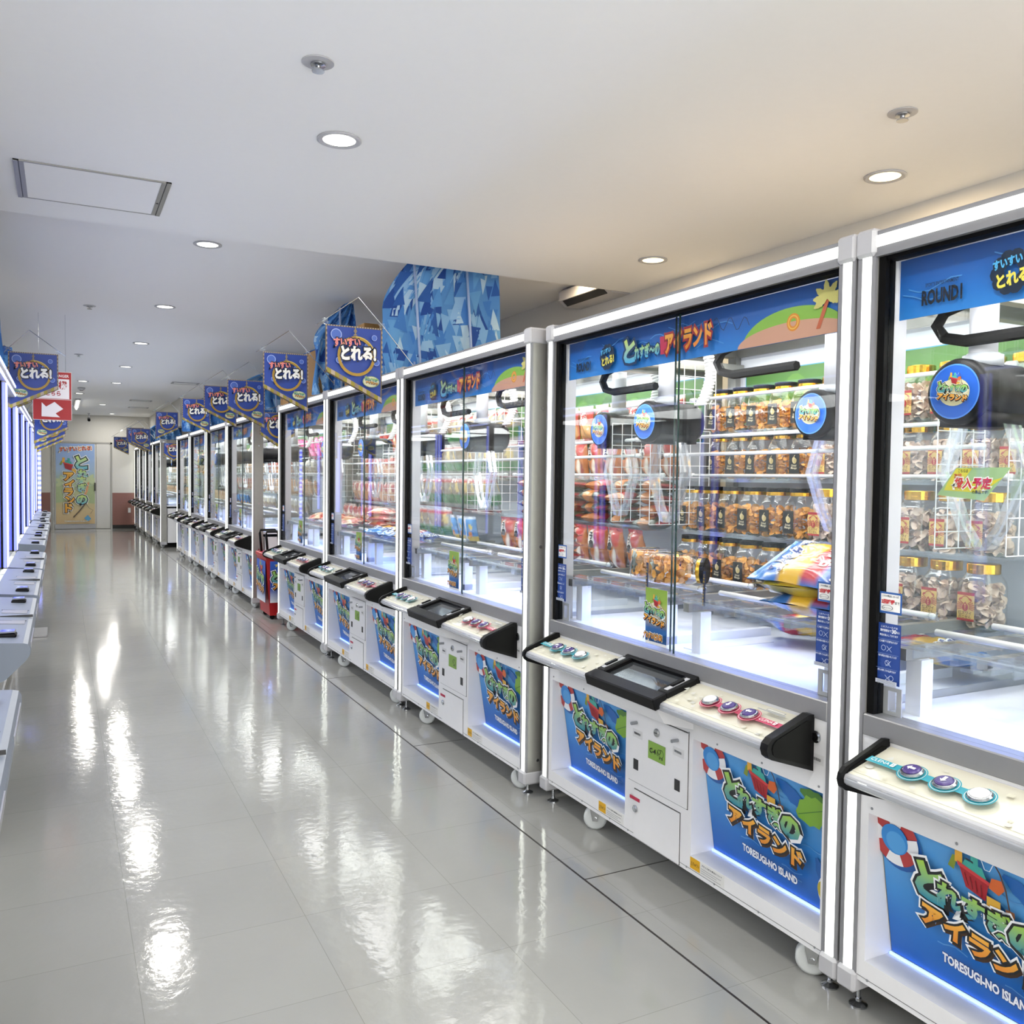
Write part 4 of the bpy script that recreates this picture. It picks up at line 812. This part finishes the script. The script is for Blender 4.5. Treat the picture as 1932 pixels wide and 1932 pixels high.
b = MB(); b.bbox(-.31, -.115, 8.36, 8.78, .0, .02, M_ALU2, .003); tag(b.build('step_plate'), 'small grey metal plate sticking out under the left row decks', 'metal plate')
t = thing('display_rack', 'white rack with a blue and white dotted light pole before the door', 'rack', (-.40, 16.2, 0))
b = MB(); b.box(-.5, .0, 0, .6, 0, .7, M_WHITE); b.build('cabinet', t)
b = MB(); b.box(-.5, -.46, 0, .6, .7, 1.9, M_WHITE); [b.box(-.46, -.05, .02, .58, z, z+.02, M_WHITE) for z in (.95, 1.25, 1.55)]; b.build('shelf_board', t)
b = MB(); [b.cyl((.08, .1, .6+.04*k), (.08, .1, .64+.04*k), .025, (M_BLUE, M_PALE)[k % 2], 12) for k in range(32)]; b.cyl((.08, .1, 0), (.08, .1, .6), .02, M_PLAST, 12); b.build('light_pole', t)

# ------------------------------------------------------------------ pennants
PW, PS, PL = .33, .265, .43
PENN = {k: MB().merge(pennant_art(PW, a, c, mi, ve), face_camera(0, 0, 0)).mesh('pennant_cloth') for k, (a, c, mi, ve) in {'r': (PS, PL, False, False), 'l': (PS, PL, True, False), 'v': (PS*.8, PL*.75, False, True)}.items()}; PENN['m'] = PENN['s'] = PENN['l']
def hanger(dirn, tip=1.0):
    b = MB(); w = PW
    if dirn > 0: P = [(-.05, .0, -.02), (-.02, 0, .0), (.19, .0, .155), (w+.01, 0, .0), (w+.20, 0, -.215)]
    else: P = [(w+.05, .0, -.02), (w+.02, 0, .0), (w-.19, 0, .155), (-.01, 0, .0), (-.165*tip, 0, -.25*tip)]
    b.tube(P, .0028, M_STEEL, 6); b.cyl((P[-1][0], 0, P[-1][2]-.012), (P[-1][0], 0, P[-1][2]+.03), .007, M_ACRYL, 8); return b.mesh('hanger_rod')
HANG = {'r': hanger(1), 'm': hanger(1), 'l': hanger(-1), 's': hanger(-1, .35)}
cb = MB(); cb.box(-.012, .012, -.008, .008, -.012, .02, M_ACRYL); cb.cyl((-.02, 0, .012), (.02, 0, .0), .004, M_ACRYL, 6); CLAMP = cb.mesh('clamp')
def pennant(kind, x, y, z, label, rz=0):
    t = thing('pennant_banner', label, 'pennant', (x, y, z), rz, 'blue pennants hung along the machines')
    link('pennant_cloth', PENN[kind], t, (0, -.004, -.012))
    if kind != 'v': link('hanger_rod', HANG[kind], t)
    else:
        b = MB(); b.tube([(.02, 0, 0), (PW*.6, 0, .06), (PW-.02, 0, 0)], .0025, M_STEEL, 5); b.tube([(PW*.6, 0, .06), (PW*.6, -.12, 2.048-z), (PW*.6, -.25 if y < 10 else -.48, 2.04-z)], .0025, M_STEEL, 5); b.build('hanger_rod', t)
    link('clamp', CLAMP, t, (.0, .0, 0)); link('clamp', CLAMP, t, (PW, 0, 0))
for k, x, y, z, lab in (('r', 1.313, 4.85, 2.255, 'largest blue pennant, in front of the big triangle cloth'), ('r', 1.313, 6.55, 2.31, 'blue pennant second from the triangle cloth, above the brown boxes'),
    ('r', 1.33, 8.2, 2.265, 'blue pennant third from the triangle cloth, crossed by a light reflection'), ('r', 1.33, 9.65, 2.34, 'blue pennant fourth from the triangle cloth, partly behind the third'),
    ('r', 1.33, 11.5, 2.345, 'blue pennant fifth from the triangle cloth, cut off by the fourth'), ('m', 1.30, 14.6, 2.37, 'blue pennant on the right slanting the other way, over the far gap'),
    ('r', 1.16, 17.75, 2.245, 'blue pennant in front of the cluster by the far wall'), ('r', 1.15, 18.6, 2.26, 'blue pennant second in the far cluster, mostly behind the first'), ('r', 1.21, 19.9, 2.36, 'highest blue pennant in the far cluster, its corner showing'),
    ('r', 1.13, 23.2, 2.285, 'farthest blue pennant, against the pale far wall'), ('v', 1.66, 8.42, 2.0, 'point-bottomed blue pennant in the gap above the red cart'), ('v', 1.60, 16.5, 1.955, 'small point-bottomed blue pennant in the far gap'),
    ('l', -.345, 7.5, 2.30, 'large blue pennant on the left row, before the red sign'), ('s', -.53, 7.95, 2.23, 'blue pennant on the left partly hidden below the first'), ('s', -.26, 10.7, 2.14, 'blue pennant on the left under the red sign, nearest below it'), ('s', -.28, 11.9, 2.11, 'blue pennant on the left beyond the red sign, second below it'), ('s', -.30, 13.8, 2.11, 'farthest blue pennant on the left row, above the far machines')):
    pennant(k, x, y, z, lab)

# ------------------------------------------------------------------ red hanging sign
t = thing('hanging_sign', 'red and white money exchanger sign with a white arrow, hung from the ceiling', 'sign', (-.225, 9.0, 1.87))
s = Sheet(); w, h = .315, .44; s.board(w, h, .004, 'd8cfd2'); s.rect(.004, .004, w-.004, .187, 'a3151b'); s.rect(.004, .192, w-.004, h-.004, 'a3151b'); s.rect(.02, .196, w-.02, h-.065, 'e9e6ea')
s.text('EXCHANGER', .2, h-.05, .035, 'ece4e6', w=.185, h=.026, bold=.02); s.text('両替機', .175, .285, .08, 'a3151b', w=.21, h=.076, bold=.04); s.text('こちら', .165, .222, .05, 'a3151b', w=.12, bold=.03)
s.poly([(.072, .158), (.107, .121), (.175, .166), (.245, .105), (.183, .062), (.218, .028), (.07, .032)], 'e6e2e8')
sheet_obj(s, 'sign_panel', face_camera(0, 0, 0), t)
b = MB(); b.tube([(.05, .002, h), (.05, .002, ZF-1.87)], .0012, M_STEEL, 5); b.tube([(w-.05, .002, h), (w-.05, .002, ZF-1.87)], .0012, M_STEEL, 5); b.build('hanging_wire', t)

# ------------------------------------------------------------------ printed cloths on top of the machines
def cloth(w, h, seed, corner, fold=.02, nx=26, nz=20):
    rr = random.Random(seed); V = []; F = []; b = MB()
    def wrap(u, v):   # u 0..w, v 0..h -> shape with the upper outer corner cut in a curve
        k = v/h; left = corner*max(0, (k-.55)/.45)**1.6*w+.02*w*math.sin(3*k); right = w-.06*w*k
        return left+(right-left)*u/w, v
    def out(u, v): return fold*math.sin(u*26/w*.9+seed+2*math.sin(v*7))+fold*.6*math.sin(v*14+u*9)
    P = ['4a84d0', '5f9cdc', '93c0ea', 'b2d4f0', '3563b0', '6aa6e0', '2c52a0', '84b6e6']
    for sgn in (0, .003):
        V = [(wrap(i*w/nx, j*h/nz)[0], out(i*w/nx, j*h/nz)+sgn, wrap(i*w/nx, j*h/nz)[1]) for j in range(nz+1) for i in range(nx+1)]
        F = [(j*(nx+1)+i, j*(nx+1)+i+1, (j+1)*(nx+1)+i+1, (j+1)*(nx+1)+i) for j in range(nz) for i in range(nx)]
        b.add(V, F, M_CLOTH, '5a94d6')
    for n in range(int(130*w*h/.6)):
        u, v, r = rr.uniform(.02*w, .98*w), rr.uniform(.01*h, .97*h), rr.uniform(.05, .12); a = rr.choice((0, PI))+rr.uniform(-.15, .15); c = rr.choice(P)
        T = [(u+r*.62*math.cos(a+t), v+r*math.sin(a+t)) for t in (PI/2, PI/2+2.2, PI/2-2.2)]
        G = []; N = 4                         # subdivide so the patch follows the folds
        pts = {}
        for i in range(N+1):
            for j in range(N+1-i):
                k = N-i-j; x = (T[0][0]*i+T[1][0]*j+T[2][0]*k)/N; y = (T[0][1]*i+T[1][1]*j+T[2][1]*k)/N
                x = min(max(x, 0), w); y = min(max(y, 0), h); X, Z = wrap(x, y); pts[(i, j)] = len(G); G.append((X, out(x, y)-.0012-.00002*n, Z))
        Fc = [(pts[(i, j)], pts[(i+1, j)], pts[(i, j+1)]) for i in range(N) for j in range(N-i)]+[(pts[(i+1, j)], pts[(i+1, j+1)], pts[(i, j+1)]) for i in range(N-1) for j in range(N-1-i)]
        b.add(G, Fc, M_CLOTH, c)
    return b.mesh('cloth_sheet', True)
for (x, y, w, h, cn, fo, lab, sd) in ((1.81, 5.38, .88, .78, .26, .012, 'big blue cloth printed with triangles, standing above the machines by the ceiling edge', 1), (1.80, 7.0, .34, .75, .75, .05, 'blue triangle cloth curled to a peak behind the largest pennant', 2),
    (1.80, 7.8, .60, .60, .9, .04, 'blue triangle cloth behind the second pennant', 3), (1.78, 10.3, .7, .62, .8, .05, 'blue triangle cloth rising above the third pennant', 4), (1.76, 12.0, .7, .62, .8, .06, 'crumpled blue triangle cloth beside the fifth pennant', 5),
    (1.64, 14.2, .6, .52, .5, .07, 'crumpled blue triangle cloth drooping over the far gap', 6), (1.64, 18.4, .5, .42, .4, .05, 'small blue cloth above the far cluster, nearer piece', 7), (1.64, 20.4, .5, .42, .4, .05, 'small blue cloth above the far cluster, farther piece', 8),
    (-1.15, 6.6, .83, .62, .0, .05, 'blue cloth rising at the left edge behind the left pennant', 9), (-1.15, 9.3, .80, .5, .0, .05, 'blue cloth on the left row beyond the red sign', 10)):
    t = thing('cloth_screen', lab, 'cloth', (x, y, 2.047), 0, 'blue triangle cloths above the machines')
    link('cloth_sheet', cloth(w, h, sd, cn, fo), t)
    if sd < 6:
        b = MB()
        for q in ((.62,) if sd > 1 else (.3, .72)): b.tube([(w*q, -.03-fo, 0), (w*(q-.06), -.03-fo, h*.93)], .009, M_POLE, 8)
        b.build('pole', t, smooth=True)
for x, y, z, wx, wy, hz, lab, tx in ((1.84, 5.8, 2.04, .5, .42, .40, 'brown cardboard box on the machine behind the triangle cloth', None), (1.83, 7.05, 2.04, .5, .4, .37, 'brown cardboard box with printed name beside the second pennant', 'カントリーマアム'), (1.83, 8.0, 2.04, .45, .28, .32, 'brown cardboard box beyond the printed one, behind the second pennant', None), (1.88, 10.45, 2.04, .4, .35, .3, 'brown cardboard box above the machine past the cart', None)):
    t = thing('cardboard_box', lab, 'box', (x, y, z), .03, 'cardboard boxes on the machine tops'); b = MB(); b.box(0, wx, 0, wy, 0, hz, M_CARD); b.build('carton', t)
    b = MB(); b.box(wx*.02, wx*.98, wy*.44, wy*.56, hz, hz+.001, mat('packing_tape', 'a88a5c', .3)); b.build('tape', t)
    if tx:
        s = Sheet(); s.text(tx, .22, .2, .05, '5a3212', w=.4, bold=.02); s.text('12袋', .1, .28, .05, '5a3212', w=.08); sheet_obj(s, 'box_print', face_camera(0.02, -.001, 0), t)

# ------------------------------------------------------------------ red basket cart
t = thing('basket_cart', 'red basket cart with a blue printed side and black handles between machines', 'cart', (1.74, 8.5, 0))
b = MB(); P = lambda z: .02*(.62-z)/.6
V = [(P(z)*q+x0, P(z)*2+y0, z) for z, q in ((.04, 2.2), (.60, 0)) for x0, y0 in ((0, 0), (.42, 0), (.42, .45), (0, .45))]
b.add(V, [(0, 1, 5, 4), (1, 2, 6, 5), (2, 3, 7, 6), (3, 0, 4, 7), (3, 2, 1, 0)], M_REDP); b.bbox(-.012, .432, -.012, .462, .60, .64, M_REDP, .006); b.build('basket', t)
s = Sheet(); w, h = .36, .40; s.board(w, h, .002, '2a4fae'); s.grad(0, 0, w, h, ['dfe3e8', '2a4fae', '2448a4', '2f5fc0']); logo(s, w*.5, h*.42, .26); s.text('すいすいとれる!', w*.5, h*.86, .03, 'f2d24a', w=.28, bold=.04)
sheet_obj(s, 'printed_panel', face_camera(.035, -.004, .17), t)
s = Sheet(); s.merge(Sheet.board(Sheet(), .4, .40, .002, '2a4fae'), Matrix()); s.k = 2; s.grad(0, 0, .4, .4, ['dfe3e8', '2a4fae', '2448a4', '2f5fc0']); logo(s, .2, .17, .28); sheet_obj(s, 'printed_panel', face_aisle(-.004, .43, .17), t)
for y in (.06, .36):
    b = MB(); b.tube([(.03, y, .6), (.01, y, .82), (.02, y+.02, .85), (.16, y+.02, .85), (.19, y, .82), (.2, y, .6)], .012, M_BLACK, 8); b.build('handle', t, smooth=True)
for x, y in ((.07, .07), (.35, .07), (.35, .38), (.07, .38)): b = MB(); b.cyl((x, y-.01, .022), (x, y+.01, .022), .022, M_RUB, 12); b.build('wheel', t)

# ------------------------------------------------------------------ ceiling fittings
def downlight(x, y, z, label, warm=False, power=1.0, inview=True):
    t = thing('ceiling_downlight', label, 'downlight', (x, y, z), 0, 'round recessed downlights')
    b = MB(); b.lathe([(.062, -.001), (.085, -.001), (.085, -.006), (.078, -.009), (.064, -.006)], M_PLAST, 32, caps=False); b.build('trim_ring', t, smooth=False)
    b = MB(); b.lathe([(0, -.0035), (.063, -.0035), (.063, -.002)], M_WARM if warm else M_DOWN, 28); b.build('diffuser', t)
    area_light('downlight_lamp', t, (0, 0, -.012), .15, .15, P_DOWN*power, (1, .76, .47) if warm else (1, .97, .9), shape='DISK')
for x, y, z, lab, wm, pw in ((.966, 3.377, ZN, 'bright white downlight in the near ceiling beside the access hatch', False, 1.2), (3.12, 2.636, ZN, 'warm downlight nearest the upper right corner', True, .8), (3.123, 4.282, ZN, 'warm downlight near the edge of the lowered ceiling', True, .75),
    (.82, 5.78, ZF, 'white downlight half hidden by the edge of the lowered ceiling', False, 1), (.80, 8.1, ZF, 'white downlight second beyond the ceiling edge', False, 1), (.79, 10.5, ZF, 'white downlight third beyond the ceiling edge', False, 1), (.78, 12.9, ZF, 'white downlight fourth beyond the ceiling edge', False, 1),
    (.31, 15.3, ZF, 'white downlight above the red sign, nearer of two', False, .8), (.30, 17.7, ZF, 'white downlight above the red sign, farther of two', False, .8), (1.1, 23.3, ZF, 'white downlight close to the far wall', False, .8)):
    downlight(x, y, z, lab, wm, pw*(1.7 if y > 7 else 1))
for x, y, z, lab, wm in ((.966, .95, ZN, 'white downlight above the camera', False), (3.12, .95, ZN, 'warm downlight above the nearest machine', True), (3.22, 5.4, ZF, 'downlight over the wall behind the triangle cloth', True), (.79, 15.3, ZF, 'white downlight fifth beyond the ceiling edge', False), (.78, 20.3, ZF, 'white downlight sixth beyond the ceiling edge', False)):
    downlight(x, y, z, lab, wm, .35 if wm else 1.7 if y > 7 else 1.0)
for x, y, z, lab in ((.728, 2.787, ZN, 'white sprinkler head plate above the near white downlight'), (2.639, 2.163, ZN, 'white sprinkler head plate by the upper right corner'), (.225, 8.4, ZF, 'small dark sprinkler head beyond the ceiling edge, nearer one'), (.197, 11.9, ZF, 'small dark sprinkler head beyond the ceiling edge, farther one')):
    t = thing('sprinkler', lab, 'sprinkler', (x, y, z), 0, 'ceiling sprinkler heads'); b = MB(); b.lathe([(.05, -.001), (.05, -.004), (.03, -.006), (0, -.006)], M_PLAST, 24); b.build('plate', t)
    b = MB(); b.lathe([(.024, -.006), (.024, -.012), (.008, -.014), (.008, -.024), (.02, -.026), (.02, -.03), (0, -.03)], M_STEEL, 16); b.build('nozzle', t)
t = thing('access_hatch', 'white ceiling access hatch with a silver frame', 'ceiling hatch', (-.172, 4.238, ZN)); w, h = .62, .555
b = MB(); b.box(0, w, 0, .012, -.006, -.0005, M_ALU); b.box(0, w, h-.012, h, -.006, -.0005, M_ALU); b.box(0, .018, 0, h, -.008, -.0005, M_ALU); b.box(w-.018, w, 0, h, -.008, -.0005, M_ALU); b.box(.018, .022, .0, h, -.006, -.0005, M_DARK); b.box(w-.022, w-.018, .0, h, -.006, -.0005, M_DARK); b.build('frame', t)
b = MB(); b.box(.04, w-.04, .012, h-.012, -.005, -.0005, M_CEIL); b.build('panel', t)
b = MB(); b.box(.022, .04, .012, h-.012, -.007, -.0005, M_ALU); b.build('edge_rail', t)
b = MB(); b.box(w-.04, w-.022, .012, h-.012, -.007, -.0005, M_ALU); b.cyl((w-.03, h*.6, -.009), (w-.03, h*.6, -.006), .006, M_DARK, 10); b.build('edge_rail', t)
for x, y, lab in ((1.55, 14.6, 'slim ceiling vent above the pennants, nearer one'), (1.2, 18.6, 'slim ceiling vent toward the far wall'), (1.3, 20.6, 'slim ceiling vent nearest the far wall')):
    t = thing('ceiling_vent', lab, 'vent', (x, y, ZF), 0, 'slim ceiling vents'); b = MB(); b.box(0, .4, 0, .03, -.008, -.0005, M_ALU2); b.box(0, .4, .25, .28, -.008, -.0005, M_ALU2); b.box(0, .03, .03, .25, -.008, -.0005, M_ALU2); b.box(.37, .4, .03, .25, -.008, -.0005, M_ALU2); b.build('frame', t); b = MB(); b.box(.03, .37, .03, .25, -.004, -.0005, M_CEIL); b.build('panel', t)
t = thing('fluorescent_light', 'long tube light on the far ceiling beside the red sign', 'ceiling light', (.25, 19.0, ZF)); b = MB(); b.box(0, .1, 0, 2.4, -.03, -.0005, M_PLAST); b.build('housing', t); b = MB(); b.cyl((.05, .04, -.045), (.05, 2.36, -.045), .02, M_DOWN, 12); b.build('tube', t)
t = thing('security_camera', 'small dark security camera hanging near the far wall', 'camera', (.60, 23.5, ZF)); b = MB(); b.cyl((0, 0, 0), (0, 0, -.12), .012, M_PLAST, 10); b.lathe([(.03, -.001), (.03, -.012), (.012, -.014)], M_PLAST, 16); b.build('stem', t); b = MB(); b.cyl((0, .04, -.13), (0, -.1, -.17), .035, M_DARK, 14); b.cyl((0, -.1, -.17), (0, -.11, -.173), .028, M_BLACK, 14); b.build('body', t)
t = thing('smoke_detector', 'round smoke detector on the far ceiling above the red sign', 'smoke detector', (.31, 16.5, ZF)); b = MB(); b.lathe([(.06, -.001), (.06, -.02), (.04, -.04), (0, -.042)], M_PLAST, 20); b.build('housing', t, smooth=True); b = MB(); b.lathe([(.03, -.04), (.028, -.055), (0, -.056)], M_ALU2, 14); b.build('sensor', t)
t = thing('air_conditioner', 'white wall air conditioner above the machines behind the ceiling edge', 'air conditioner', (XR-.2, 5.135, 2.685)); b = MB(); b.prism([(.2, .01), (.2, .14), (.03, .14), (0, .12), (0, .05), (.05, .01)], 0, .64, M_PLAST); b.build('body', t); b = MB(); b.prism([(.002, .045), (.046, .008), (.05, .014), (.008, .05)], .05, .59, M_DARK); b.build('louvre', t)
b = MB(); b.bbox(1.5, 1.56, YF-.03, YF-.012, .40, .52, M_WIRE, .004); tag(b.build('wall_outlet'), 'white outlet plate on the brown wall panel', 'outlet')
